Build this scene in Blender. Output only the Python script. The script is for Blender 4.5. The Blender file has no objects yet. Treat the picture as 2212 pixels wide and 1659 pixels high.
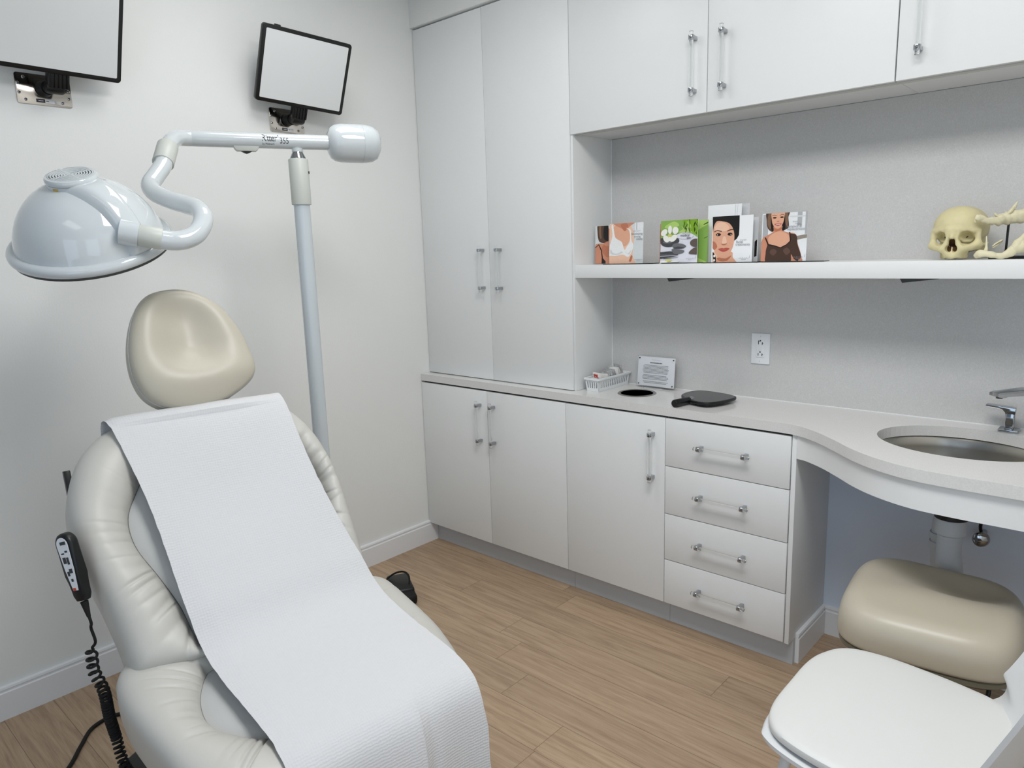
import bpy, bmesh, math, random
import numpy as np
from mathutils import Vector, Matrix, noise

random.seed(7)
COL = bpy.context.scene.collection
PI = math.pi

# ------------------------------------------------------------------ materials
def lin(r, g, b):
    def f(c):
        c /= 255.0
        return c / 12.92 if c <= 0.04045 else ((c + 0.055) / 1.055) ** 2.4
    return (f(r), f(g), f(b), 1.0)

def newmat(name):
    m = bpy.data.materials.new(name)
    m.use_nodes = True
    nt = m.node_tree
    return m, nt, nt.nodes['Principled BSDF']

def mat(name, rgb, rough=0.5, metal=0.0, var=0.04, vscale=8.0, bump=0.0, bscale=200.0, coat=0.0,
        trans=0.0, ior=1.45, spec=None, bdist=0.001):
    """procedural surface: colour gently varied by noise, optional noise bump"""
    m, nt, b = newmat(name)
    c = lin(*rgb)
    N, Lk = nt.nodes, nt.links
    tc = N.new('ShaderNodeTexCoord')
    nz = N.new('ShaderNodeTexNoise')
    nz.inputs['Scale'].default_value = vscale
    nz.inputs['Detail'].default_value = 3
    Lk.new(tc.outputs['Object'], nz.inputs['Vector'])
    mx = N.new('ShaderNodeMix'); mx.data_type = 'RGBA'
    mx.inputs[6].default_value = tuple(x * (1 - var) for x in c[:3]) + (1,)
    mx.inputs[7].default_value = tuple(min(1, x * (1 + var)) for x in c[:3]) + (1,)
    Lk.new(nz.outputs['Fac'], mx.inputs[0])
    Lk.new(mx.outputs[2], b.inputs['Base Color'])
    b.inputs['Roughness'].default_value = rough
    b.inputs['Metallic'].default_value = metal
    b.inputs['IOR'].default_value = ior
    if coat: 
        b.inputs['Coat Weight'].default_value = coat
        b.inputs['Coat Roughness'].default_value = 0.05
    if trans: b.inputs['Transmission Weight'].default_value = trans
    if spec is not None: b.inputs['Specular IOR Level'].default_value = spec
    if bump:
        n2 = N.new('ShaderNodeTexNoise'); n2.inputs['Scale'].default_value = bscale
        n2.inputs['Detail'].default_value = 2
        Lk.new(tc.outputs['Object'], n2.inputs['Vector'])
        bp = N.new('ShaderNodeBump'); bp.inputs['Strength'].default_value = bump
        bp.inputs['Distance'].default_value = bdist
        Lk.new(n2.outputs['Fac'], bp.inputs['Height'])
        Lk.new(bp.outputs['Normal'], b.inputs['Normal'])
    return m

M = {}
M['wall'] = mat('wall_paint', (238, 239, 236), 0.55, var=0.008, bump=0.25, bscale=160, bdist=0.0012)
M['wall_daylit'] = mat('wall_daylight_tint', (220, 230, 244), 0.6, var=0.02, vscale=3, bump=0.15, bscale=160)  # white wall; the blue cast of daylight is put into its colour
M['ceiling'] = mat('ceiling_paint', (240, 240, 238), 0.8, var=0.005)
M['trim'] = mat('trim_paint', (236, 237, 238), 0.4, var=0.008)
M['lam'] = mat('white_laminate', (234, 235, 234), 0.38, var=0.008, vscale=30, bump=0.06, bscale=500, bdist=0.0005)
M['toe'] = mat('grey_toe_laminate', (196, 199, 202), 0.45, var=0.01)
M['edge'] = mat('panel_edge', (205, 205, 200), 0.5, var=0.01)
M['chrome'] = mat('polished_chrome', (176, 178, 181), 0.07, 1.0, var=0.01)
M['steel'] = mat('brushed_steel', (176, 172, 164), 0.26, 1.0, var=0.05, vscale=25)
M['mirror_steel'] = mat('mirror_steel', (205, 198, 190), 0.12, 1.0, var=0.08, vscale=18)
M['dark_steel'] = mat('dark_steel', (95, 92, 88), 0.18, 1.0, var=0.1)
M['acrylic'] = mat('clear_acrylic', (250, 252, 252), 0.03, trans=1.0, ior=1.35, var=0.0)
M['black'] = mat('black_plastic', (14, 14, 15), 0.38, var=0.15)
M['black_gloss'] = mat('black_gloss', (16, 17, 18), 0.12, var=0.1)
M['black_matte'] = mat('black_rubber', (12, 12, 12), 0.7, var=0.2)
M['dark_grey'] = mat('dark_grey_plastic', (70, 72, 72), 0.45, var=0.05)
M['screen'] = mat('blank_white_panel', (226, 228, 227), 0.22, var=0.006)
M['enamel'] = mat('white_enamel', (206, 212, 214), 0.09, var=0.01, coat=0.6)
M['enamel_grey'] = mat('grey_white_plastic', (198, 201, 194), 0.4, var=0.02)
M['pole'] = mat('pole_enamel', (200, 208, 212), 0.2, var=0.01, coat=0.4)
M['vinyl'] = mat('cream_vinyl', (194, 192, 185), 0.42, var=0.02, vscale=12, bump=0.12, bscale=420, bdist=0.0006)
M['vinyl_hd'] = mat('cream_vinyl_headrest', (190, 184, 168), 0.4, var=0.03, vscale=9, bump=0.1, bscale=500, bdist=0.0005)
M['vinyl_pan'] = mat('cream_vinyl_panel', (186, 187, 185), 0.5, var=0.02, bump=0.1, bscale=420, bdist=0.0006)
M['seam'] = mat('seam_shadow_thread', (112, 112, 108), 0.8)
M['stool_vinyl'] = mat('taupe_vinyl', (192, 184, 166), 0.34, var=0.02, bump=0.08, bscale=500, bdist=0.0005)
M['stool_pan'] = mat('olive_grey_plastic', (122, 119, 103), 0.4)
M['chair_white'] = mat('white_moulded_plastic', (224, 226, 227), 0.35, var=0.006)
M['chair_pad'] = mat('white_leatherette', (222, 222, 219), 0.5, var=0.012, bump=0.12, bscale=380, bdist=0.0006)
M['bone'] = mat('bone_cast', (214, 203, 158), 0.55, var=0.1, vscale=45, bump=0.3, bscale=160, bdist=0.0012)
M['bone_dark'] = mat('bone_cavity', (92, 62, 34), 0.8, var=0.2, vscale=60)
M['bone_pale'] = mat('bone_cast_pale', (222, 214, 180), 0.55, var=0.08, vscale=60, bump=0.4, bscale=150, bdist=0.0015)
M['paper'] = None
M['pvc'] = mat('grey_white_pipe', (205, 208, 212), 0.4, var=0.02)
M['plate_white'] = mat('white_plastic', (235, 237, 240), 0.3, var=0.005)
M['basket'] = mat('white_basket_plastic', (232, 235, 236), 0.4, var=0.01)
M['sachet'] = mat('white_sachet_paper', (246, 244, 240), 0.5, var=0.02, vscale=60)
M['film'] = mat('clear_wrapper_film', (244, 246, 246), 0.08, trans=0.75, ior=1.2, var=0.0, bump=0.9, bscale=90, bdist=0.004)
M['red'] = mat('red_print', (206, 70, 52), 0.5)
def clear_sheet(name, tint, amount, rough=0.05, bump=0.0, bscale=60, ior=1.4):
    m, nt, b = newmat(name)
    N, Lk = nt.nodes, nt.links
    b.inputs['Base Color'].default_value = lin(*tint); b.inputs['Roughness'].default_value = rough
    tr = N.new('ShaderNodeBsdfTransparent'); mx = N.new('ShaderNodeMixShader'); fr = N.new('ShaderNodeFresnel'); fr.inputs[0].default_value = ior
    ad = N.new('ShaderNodeMath'); ad.operation = 'ADD'; ad.inputs[1].default_value = amount; ad.use_clamp = True
    Lk.new(fr.outputs[0], ad.inputs[0]); Lk.new(ad.outputs[0], mx.inputs[0]); Lk.new(tr.outputs[0], mx.inputs[1]); Lk.new(b.outputs[0], mx.inputs[2])
    if bump:
        tc = N.new('ShaderNodeTexCoord'); n2 = N.new('ShaderNodeTexNoise'); n2.inputs['Scale'].default_value = bscale
        Lk.new(tc.outputs['Object'], n2.inputs['Vector'])
        bp = N.new('ShaderNodeBump'); bp.inputs['Strength'].default_value = bump; bp.inputs['Distance'].default_value = 0.004
        Lk.new(n2.outputs['Fac'], bp.inputs['Height']); Lk.new(bp.outputs['Normal'], b.inputs['Normal'])
    Lk.new(mx.outputs[0], nt.nodes['Material Output'].inputs[0])
    return m
M['clear_sheet'] = clear_sheet('clear_acrylic_sheet', (250, 251, 252), 0.0, 0.04, 0.0, 60, 1.3)
M['film'] = clear_sheet('clear_wrapper_film', (252, 252, 252), 0.07, 0.10, 0.7, 110, 1.2)
M['gap_shade'] = mat('painted_gap_shade', (64, 65, 68), 0.7)  # shade between fronts as colour: dark strip on the carcass behind the gaps
M['ink'] = mat('dark_print', (58, 60, 64), 0.6, var=0.0)
M['ink_light'] = mat('grey_print', (150, 153, 158), 0.6, var=0.0)
M['white_print'] = mat('coated_white_paper', (242, 243, 244), 0.25, var=0.003)
M['grey_print'] = mat('coated_grey_paper', (206, 207, 207), 0.3, var=0.02)
M['label_yellow'] = mat('warning_label', (206, 178, 92), 0.5, var=0.1)
M['glass_edge'] = mat('smoked_acrylic_edge', (34, 42, 42), 0.1, var=0.05)
# brochure inks
for k, c in dict(skin=(226, 170, 140), skin_l=(240, 196, 168), skin_d=(190, 118, 88), skin_t=(205, 140, 112), hair_b=(84, 62, 50),
                 hair_l=(128, 98, 76), hair_k=(26, 22, 20), lips=(186, 84, 74), lips2=(190, 92, 90), eye=(40, 26, 20), white_top=(238, 238, 236), white_sh=(214, 214, 214),
                 brown=(72, 52, 42), brown_l=(96, 72, 60), strap=(40, 28, 24), sky=(214, 218, 218), pane=(176, 178, 180), pane_l=(232, 234, 235),
                 taupe=(150, 138, 126), green=(136, 176, 84), green_l=(176, 208, 110), green_d=(58, 92, 24), leaf=(124, 168, 36), stone=(70, 70, 74),
                 stone_l=(108, 108, 112), stone_b=(96, 84, 78), water=(222, 222, 230), petal=(240, 240, 230), petal_y=(206, 204, 120),
                 rose=(206, 146, 130), pearl=(244, 240, 234)).items():
    M['i_' + k] = mat('print_' + k, c, 0.3, var=0.06, vscale=120)

def floor_mat():
    m, nt, b = newmat('oak_planks')
    N, Lk = nt.nodes, nt.links
    def math_(op, a, bb=None, c=None):
        n = N.new('ShaderNodeMath'); n.operation = op
        for i, v in enumerate((a, bb, c)):
            if v is None: continue
            if isinstance(v, (int, float)): n.inputs[i].default_value = v
            else: Lk.new(v, n.inputs[i])
        return n.outputs[0]
    tc = N.new('ShaderNodeTexCoord'); sp = N.new('ShaderNodeSeparateXYZ')
    Lk.new(tc.outputs['Object'], sp.inputs[0])
    x, y = sp.outputs[0], sp.outputs[1]
    W, LEN = 0.1465, 1.22
    yy = math_('DIVIDE', math_('ADD', y, 0.012), W)
    row = math_('FLOOR', yy)
    fy = math_('FRACT', yy)
    wn = N.new('ShaderNodeTexWhiteNoise'); wn.noise_dimensions = '1D'
    Lk.new(row, wn.inputs['W'])
    xx = math_('ADD', math_('DIVIDE', x, LEN), math_('MULTIPLY', wn.outputs['Value'], 7.31))
    colm = math_('FLOOR', xx); fx = math_('FRACT', xx)
    cmb = N.new('ShaderNodeCombineXYZ'); Lk.new(row, cmb.inputs[0]); Lk.new(colm, cmb.inputs[1])
    wn2 = N.new('ShaderNodeTexWhiteNoise'); wn2.noise_dimensions = '2D'; Lk.new(cmb.outputs[0], wn2.inputs['Vector'])
    # grain coordinates, shifted per plank
    gv = N.new('ShaderNodeCombineXYZ')
    Lk.new(math_('ADD', math_('MULTIPLY', x, 1.6), math_('MULTIPLY', wn2.outputs['Value'], 37.0)), gv.inputs[0])
    Lk.new(math_('ADD', math_('MULTIPLY', y, 26.0), math_('MULTIPLY', wn2.outputs['Value'], 91.0)), gv.inputs[1])
    n1 = N.new('ShaderNodeTexNoise'); n1.inputs['Scale'].default_value = 2.2; n1.inputs['Detail'].default_value = 6
    n1.inputs['Roughness'].default_value = 0.62; n1.inputs['Distortion'].default_value = 0.6
    Lk.new(gv.outputs[0], n1.inputs['Vector'])
    gv2 = N.new('ShaderNodeCombineXYZ')
    Lk.new(math_('MULTIPLY', x, 7.0), gv2.inputs[0])
    Lk.new(math_('ADD', math_('MULTIPLY', y, 170.0), math_('MULTIPLY', wn2.outputs['Value'], 50.0)), gv2.inputs[1])
    n2 = N.new('ShaderNodeTexNoise'); n2.inputs['Scale'].default_value = 2.0; n2.inputs['Detail'].default_value = 3
    Lk.new(gv2.outputs[0], n2.inputs['Vector'])
    rp = N.new('ShaderNodeValToRGB')
    e = rp.color_ramp.elements
    e[0].position = 0.28; e[0].color = lin(142, 116, 90)
    e[1].position = 0.72; e[1].color = lin(192, 166, 136)
    k = e.new(0.5); k.color = lin(174, 147, 118)
    g = math_('ADD', math_('MULTIPLY', n1.outputs['Fac'], 0.72), math_('MULTIPLY', n2.outputs['Fac'], 0.28))
    Lk.new(g, rp.inputs[0])
    hv = N.new('ShaderNodeHueSaturation')
    Lk.new(rp.outputs[0], hv.inputs['Color'])
    Lk.new(math_('ADD', math_('MULTIPLY', wn2.outputs['Value'], 0.16), 0.92), hv.inputs['Value'])
    hv.inputs['Saturation'].default_value = 0.95
    # seams
    sy = math_('MINIMUM', fy, math_('SUBTRACT', 1.0, fy))
    sx = math_('MINIMUM', fx, math_('SUBTRACT', 1.0, fx))
    my = math_('LESS_THAN', sy, 0.0075); mx_ = math_('LESS_THAN', sx, 0.0009)
    seam = math_('MAXIMUM', my, mx_)
    mx = N.new('ShaderNodeMix'); mx.data_type = 'RGBA'
    Lk.new(math_('MULTIPLY', seam, 0.6), mx.inputs[0])
    Lk.new(hv.outputs[0], mx.inputs[6]); mx.inputs[7].default_value = lin(84, 64, 48)
    Lk.new(mx.outputs[2], b.inputs['Base Color'])
    b.inputs['Roughness'].default_value = 0.5
    bp = N.new('ShaderNodeBump'); bp.inputs['Strength'].default_value = 0.35; bp.inputs['Distance'].default_value = 0.001
    Lk.new(math_('SUBTRACT', math_('MULTIPLY', g, 0.5), seam), bp.inputs['Height'])
    Lk.new(bp.outputs['Normal'], b.inputs['Normal'])
    return m
M['floor'] = floor_mat()

def quartz(name, base, vein, rough, amount):
    m, nt, b = newmat(name)
    N, Lk = nt.nodes, nt.links
    tc = N.new('ShaderNodeTexCoord')
    ns = N.new('ShaderNodeTexNoise'); ns.inputs['Scale'].default_value = 14; ns.inputs['Detail'].default_value = 4
    Lk.new(tc.outputs['Object'], ns.inputs['Vector'])
    mp = N.new('ShaderNodeMix'); mp.data_type = 'RGBA'; mp.inputs[0].default_value = 0.12
    Lk.new(tc.outputs['Object'], mp.inputs[6]); Lk.new(ns.outputs['Color'], mp.inputs[7])
    vo = N.new('ShaderNodeTexVoronoi'); vo.feature = 'DISTANCE_TO_EDGE'; vo.inputs['Scale'].default_value = 105
    Lk.new(mp.outputs[2], vo.inputs['Vector'])
    rp = N.new('ShaderNodeValToRGB'); e = rp.color_ramp.elements
    e[0].position = 0.0; e[0].color = (1, 1, 1, 1); e[1].position = 0.09; e[1].color = (0, 0, 0, 1)
    Lk.new(vo.outputs['Distance'], rp.inputs[0])
    n3 = N.new('ShaderNodeTexNoise'); n3.inputs['Scale'].default_value = 30; n3.inputs['Detail'].default_value = 3
    Lk.new(tc.outputs['Object'], n3.inputs['Vector'])
    mu = N.new('ShaderNodeMath'); mu.operation = 'MULTIPLY'
    Lk.new(rp.outputs[0], mu.inputs[0]); Lk.new(n3.outputs['Fac'], mu.inputs[1])
    mu2 = N.new('ShaderNodeMath'); mu2.operation = 'MULTIPLY'; mu2.inputs[1].default_value = amount
    Lk.new(mu.outputs[0], mu2.inputs[0])
    mx = N.new('ShaderNodeMix'); mx.data_type = 'RGBA'
    mx.inputs[6].default_value = lin(*base); mx.inputs[7].default_value = lin(*vein)
    Lk.new(mu2.outputs[0], mx.inputs[0])
    n4 = N.new('ShaderNodeTexNoise'); n4.inputs['Scale'].default_value = 260; n4.inputs['Detail'].default_value = 1
    Lk.new(tc.outputs['Object'], n4.inputs['Vector'])
    hv = N.new('ShaderNodeHueSaturation')
    ma = N.new('ShaderNodeMath'); ma.operation = 'MULTIPLY_ADD'; ma.inputs[1].default_value = 0.16; ma.inputs[2].default_value = 0.92
    Lk.new(n4.outputs['Fac'], ma.inputs[0]); Lk.new(ma.outputs[0], hv.inputs['Value'])
    Lk.new(mx.outputs[2], hv.inputs['Color'])
    Lk.new(hv.outputs[0], b.inputs['Base Color'])
    b.inputs['Roughness'].default_value = rough
    return m
M['quartz'] = quartz('white_quartz', (222, 221, 218), (238, 238, 238), 0.14, 0.35)
M['splash'] = quartz('pale_quartz_panel', (203, 202, 200), (230, 230, 229), 0.24, 0.4)

def paper_mat():
    m, nt, b = newmat('quilted_exam_paper')
    N, Lk = nt.nodes, nt.links
    uv = N.new('ShaderNodeUVMap')
    sp = N.new('ShaderNodeSeparateXYZ'); Lk.new(uv.outputs[0], sp.inputs[0])
    nj = N.new('ShaderNodeTexNoise'); nj.inputs['Scale'].default_value = 75; nj.inputs['Detail'].default_value = 1
    Lk.new(uv.outputs[0], nj.inputs['Vector'])
    def wave(src, freq, amp=0.0):
        a = N.new('ShaderNodeMath'); a.operation = 'MULTIPLY'; a.inputs[1].default_value = freq
        Lk.new(src, a.inputs[0])
        jt = N.new('ShaderNodeMath'); jt.operation = 'MULTIPLY_ADD'; jt.inputs[1].default_value = 5.0
        Lk.new(nj.outputs['Fac'], jt.inputs[0]); Lk.new(a.outputs[0], jt.inputs[2])
        a = jt
        s = N.new('ShaderNodeMath'); s.operation = 'SINE'; Lk.new(a.outputs[0], s.inputs[0])
        return s.outputs[0]
    nz = N.new('ShaderNodeTexNoise'); nz.inputs['Scale'].default_value = 160; nz.inputs['Detail'].default_value = 2
    Lk.new(uv.outputs[0], nz.inputs['Vector'])
    w1 = wave(sp.outputs[0], 2 * PI / 0.0062); w2 = wave(sp.outputs[1], 2 * PI / 0.0066)
    ad = N.new('ShaderNodeMath'); ad.operation = 'MULTIPLY_ADD'; ad.inputs[1].default_value = 0.55
    Lk.new(w1, ad.inputs[0]); Lk.new(w2, ad.inputs[2])
    ad2 = N.new('ShaderNodeMath'); ad2.operation = 'MULTIPLY_ADD'; ad2.inputs[1].default_value = 3.0
    Lk.new(nz.outputs['Fac'], ad2.inputs[0]); Lk.new(ad.outputs[0], ad2.inputs[2])
    bp = N.new('ShaderNodeBump'); bp.inputs['Strength'].default_value = 0.2; bp.inputs['Distance'].default_value = 0.0010
    Lk.new(ad2.outputs[0], bp.inputs['Height']); Lk.new(bp.outputs['Normal'], b.inputs['Normal'])
    b.inputs['Base Color'].default_value = lin(211, 211, 212)
    b.inputs['Roughness'].default_value = 0.75
    b.inputs['Specular IOR Level'].default_value = 0.25
    return m
M['paper'] = paper_mat()

# ------------------------------------------------------------------ geometry
class G:
    """a bag of polygons in world coordinates with a material slot per face"""
    def __init__(s): s.v = []; s.f = []; s.m = []; s.sm = []; s.uv = None
    def add(s, vf, mi=0, smooth=True):
        v, f = vf; o = len(s.v)
        s.v += [tuple(map(float, p)) for p in v]
        s.f += [tuple(i + o for i in q) for q in f]
        s.m += [mi] * len(f); s.sm += [smooth] * len(f)
        return s

def bm_out(bm):
    bm.verts.index_update()
    r = [tuple(v.co) for v in bm.verts], [tuple(x.index for x in f.verts) for f in bm.faces]
    bm.free(); return r

def obox(c, ax, h, bev=0.0, seg=2):
    bm = bmesh.new()
    bmesh.ops.create_cube(bm, size=2)
    for v in bm.verts: v.co = Vector((v.co.x * h[0], v.co.y * h[1], v.co.z * h[2]))
    if bev: bmesh.ops.bevel(bm, geom=bm.edges[:], offset=min(bev, min(h) * 0.95), segments=seg, affect='EDGES', profile=0.5)
    A = [Vector(a) for a in ax]; c = Vector(c)
    for v in bm.verts: v.co = c + A[0] * v.co.x + A[1] * v.co.y + A[2] * v.co.z
    return bm_out(bm)

XYZ = ((1, 0, 0), (0, 1, 0), (0, 0, 1))
def box(x0, x1, y0, y1, z0, z1, bev=0.0, seg=2):
    return obox(((x0 + x1) / 2, (y0 + y1) / 2, (z0 + z1) / 2), XYZ, ((x1 - x0) / 2, (y1 - y0) / 2, (z1 - z0) / 2), bev, seg)

def catmull(P, n=8, closed=False):
    P = [np.array(p, float) for p in P]; out = []
    N = len(P)
    rng = range(N) if closed else range(N - 1)
    for i in rng:
        if closed: a, b, c, d = P[i - 1], P[i], P[(i + 1) % N], P[(i + 2) % N]
        else: a, b, c, d = P[max(i - 1, 0)], P[i], P[i + 1], P[min(i + 2, N - 1)]
        for k in range(n):
            t = k / n
            out.append(0.5 * (2 * b + (c - a) * t + (2 * a - 5 * b + 4 * c - d) * t * t + (3 * b - a - 3 * c + d) * t ** 3))
    if not closed: out.append(P[-1])
    return out

def tube(P, r, seg=14, caps=True, closed=False, flat=1.0, up=None):
    P = [np.array(p, float) for p in P]; n = len(P)
    R = r if hasattr(r, '__len__') else [r] * n
    T = []
    for i in range(n):
        a = P[i - 1] if (i or closed) else P[0]; b = P[(i + 1) % n] if (i < n - 1 or closed) else P[-1]
        d = b - a; T.append(d / (np.linalg.norm(d) + 1e-12))
    u = np.array(up, float) if up is not None else (np.array([0, 0, 1.0]) if abs(T[0][2]) < 0.9 else np.array([1.0, 0, 0]))
    v = []; f = []
    for i in range(n):
        u = u - T[i] * (u @ T[i]); u /= np.linalg.norm(u); w = np.cross(T[i], u)
        for k in range(seg):
            a = 2 * PI * k / seg
            v.append(P[i] + R[i] * (math.cos(a) * u * flat + math.sin(a) * w))
    m = n if closed else n - 1
    for i in range(m):
        j = (i + 1) % n
        for k in range(seg):
            k2 = (k + 1) % seg
            f.append((i * seg + k, i * seg + k2, j * seg + k2, j * seg + k))
    if caps and not closed:
        f.append(tuple(range(seg))[::-1]); f.append(tuple((n - 1) * seg + k for k in range(seg)))
    return v, f

def frame(axis, ref=(0, 0, 1)):
    a = np.array(axis, float); a /= np.linalg.norm(a)
    r = np.array(ref, float)
    if abs(a @ r) > 0.95: r = np.array([1.0, 0, 0])
    u = np.cross(r, a); u /= np.linalg.norm(u)
    return u, np.cross(a, u), a

def lathe(prof, c=(0, 0, 0), axis=(0, 0, 1), seg=40, sx=1.0, sy=1.0, ref=(0, 0, 1)):
    """profile [(radius, height)] turned about an axis; ends with radius 0 are closed by a cap"""
    if tuple(axis) == (0, 0, 1): u, w, a = np.array([1., 0, 0]), np.array([0, 1., 0]), np.array([0, 0, 1.])
    else: u, w, a = frame(axis, ref)
    c = np.array(c, float); v = []; f = []; n = len(prof)
    for r, h in prof:
        for k in range(seg):
            t = 2 * PI * k / seg
            v.append(c + a * h + u * r * sx * math.cos(t) + w * r * sy * math.sin(t))
    for i in range(n - 1):
        for k in range(seg):
            k2 = (k + 1) % seg
            f.append((i * seg + k, i * seg + k2, (i + 1) * seg + k2, (i + 1) * seg + k))
    f.append(tuple(range(seg))[::-1]); f.append(tuple((n - 1) * seg + k for k in range(seg)))
    return v, f

def cyl(a, b, r, seg=20, r2=None):
    return tube([a, b], [r, r if r2 is None else r2], seg)

def prism(poly, c, ux, uy, uz, d0, d1, bev=0.0, seg=2):
    """polygon (2-D) in the ux, uy plane at c, extruded along uz from d0 to d1"""
    c, ux, uy, uz = (Vector(x) for x in (c, ux, uy, uz))
    bm = bmesh.new()
    vs = [bm.verts.new(c + ux * p[0] + uy * p[1] + uz * d0) for p in poly]
    fc = bm.faces.new(vs)
    r = bmesh.ops.extrude_face_region(bm, geom=[fc])
    top = [e for e in r['geom'] if isinstance(e, bmesh.types.BMVert)]
    for v in top: v.co += uz * (d1 - d0)
    if bev:
        tset = set(top); vset = set(vs)
        ed = [e for e in bm.edges if (e.verts[0] in tset and e.verts[1] in tset) or (e.verts[0] in vset and e.verts[1] in vset)]
        bmesh.ops.bevel(bm, geom=ed, offset=bev, segments=seg, affect='EDGES', profile=0.5)
    bmesh.ops.recalc_face_normals(bm, faces=bm.faces[:])
    return bm_out(bm)

def rrect(w, h, r, n=5):
    P = []
    for cx, cy, a0 in ((w / 2 - r, h / 2 - r, 0), (-w / 2 + r, h / 2 - r, PI / 2), (-w / 2 + r, -h / 2 + r, PI), (w / 2 - r, -h / 2 + r, 1.5 * PI)):
        for k in range(n + 1):
            a = a0 + PI / 2 * k / n
            P.append((cx + r * math.cos(a), cy + r * math.sin(a)))
    return P

def ell(cx, cy, rx, ry, n=24, rot=0.0):
    c, s = math.cos(rot), math.sin(rot)
    return [(cx + rx * math.cos(t) * c - ry * math.sin(t) * s, cy + rx * math.cos(t) * s + ry * math.sin(t) * c)
            for t in (2 * PI * k / n for k in range(n))]

def holed(outer, holes, z0, z1):
    """flat plate with holes between z0 and z1"""
    bm = bmesh.new()
    loops = []
    for L in [outer] + holes:
        vs = [bm.verts.new((p[0], p[1], z1)) for p in L]
        for i in range(len(vs)): bm.edges.new((vs[i], vs[(i + 1) % len(vs)]))
        loops.append(vs)
    bmesh.ops.triangle_fill(bm, use_beauty=True, use_dissolve=False, edges=bm.edges[:])
    for f in bm.faces:
        f.normal_update()
        if f.normal.z < 0: f.normal_flip()
    tops = list(bm.faces)
    low = {}
    for L in loops:
        for v in L: low[v] = bm.verts.new((v.co.x, v.co.y, z0))
    for f in tops: bm.faces.new([low[v] for v in reversed(f.verts[:])])
    for L in loops:
        for i in range(len(L)):
            a, b = L[i], L[(i + 1) % len(L)]
            bm.faces.new((a, b, low[b], low[a]))
    bmesh.ops.recalc_face_normals(bm, faces=bm.faces[:])
    return bm_out(bm)

def grid(fn, nu, nv, closed_v=False):
    v = []; f = []
    for i in range(nu):
        for j in range(nv): v.append(fn(i, j))
    for i in range(nu - 1):
        for j in range(nv if closed_v else nv - 1):
            k = (j + 1) % nv
            f.append((i * nv + j, i * nv + k, (i + 1) * nv + k, (i + 1) * nv + j))
    return v, f

def surfnet(fn, lo, hi, res):
    """mesh the zero level of fn (negative inside) with naive surface nets"""
    lo = np.array(lo, float); hi = np.array(hi, float)
    n = np.ceil((hi - lo) / res).astype(int) + 1
    ax = [lo[i] + res * np.arange(n[i]) for i in range(3)]
    X, Y, Z = np.meshgrid(*ax, indexing='ij')
    V = fn(X, Y, Z)
    S = V < 0
    nc = n - 1
    acc = np.zeros(tuple(nc) + (3,)); cnt = np.zeros(tuple(nc))
    cor = [(i, j, k) for i in (0, 1) for j in (0, 1) for k in (0, 1)]
    def sl(o): return tuple(slice(o[d], o[d] + nc[d]) for d in range(3))
    for a in cor:
        for d in range(3):
            if a[d]: continue
            b = list(a); b[d] = 1
            va, vb = V[sl(a)], V[sl(b)]
            cr = (va < 0) != (vb < 0)
            t = np.where(cr, va / np.where(cr, va - vb, 1), 0)
            for e in range(3):
                pos = a[e] + (t if e == d else 0)
                acc[..., e] += np.where(cr, pos, 0)
            cnt += cr
    act = cnt > 0
    idx = -np.ones(tuple(nc), int); idx[act] = np.arange(act.sum())
    base = np.stack(np.meshgrid(*[np.arange(k) for k in nc], indexing='ij'), -1)
    P = lo + res * (base[act] + acc[act] / cnt[act][:, None])
    F = []
    for d in range(3):
        e1, e2 = (d + 1) % 3, (d + 2) % 3
        s0 = [slice(None)] * 3; s1 = [slice(None)] * 3
        s0[d] = slice(0, n[d] - 1); s1[d] = slice(1, n[d])
        a, b = S[tuple(s0)], S[tuple(s1)]
        for (i, j, k) in np.argwhere(a != b):
            q = [i, j, k]
            if q[e1] < 1 or q[e2] < 1 or q[e1] >= nc[e1] or q[e2] >= nc[e2]: continue
            def id_(o1, o2):
                r = list(q); r[e1] += o1; r[e2] += o2
                return idx[tuple(r)]
            quad = (id_(-1, -1), id_(0, -1), id_(0, 0), id_(-1, 0))
            if min(quad) < 0: continue
            F.append(quad if a[i, j, k] else quad[::-1])
    return [tuple(p) for p in P], F

def text_geom(s, size, c, ux, uy, uz=None, d=0.0, align='LEFT', spacing=1.0, bend=None):
    cu = bpy.data.curves.new('lettering_curve', 'FONT')
    cu.body = s; cu.size = size; cu.align_x = align; cu.space_character = spacing; cu.resolution_u = 3
    o = bpy.data.objects.new('lettering_tmp', cu); COL.objects.link(o)
    dg = bpy.context.evaluated_depsgraph_get(); dg.update()
    me = o.evaluated_get(dg).to_mesh()
    pts = [(v.co.x, v.co.y) for v in me.vertices]; fs = [tuple(p.vertices) for p in me.polygons]
    o.evaluated_get(dg).to_mesh_clear()
    bpy.data.objects.remove(o); bpy.data.curves.remove(cu)
    if bend: return [bend(x, y) for x, y in pts], fs
    c, ux, uy = np.array(c, float), np.array(ux, float), np.array(uy, float)
    w = np.array(uz, float) * d if uz is not None else 0
    return [c + ux * x + uy * y + w for x, y in pts], fs

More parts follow.
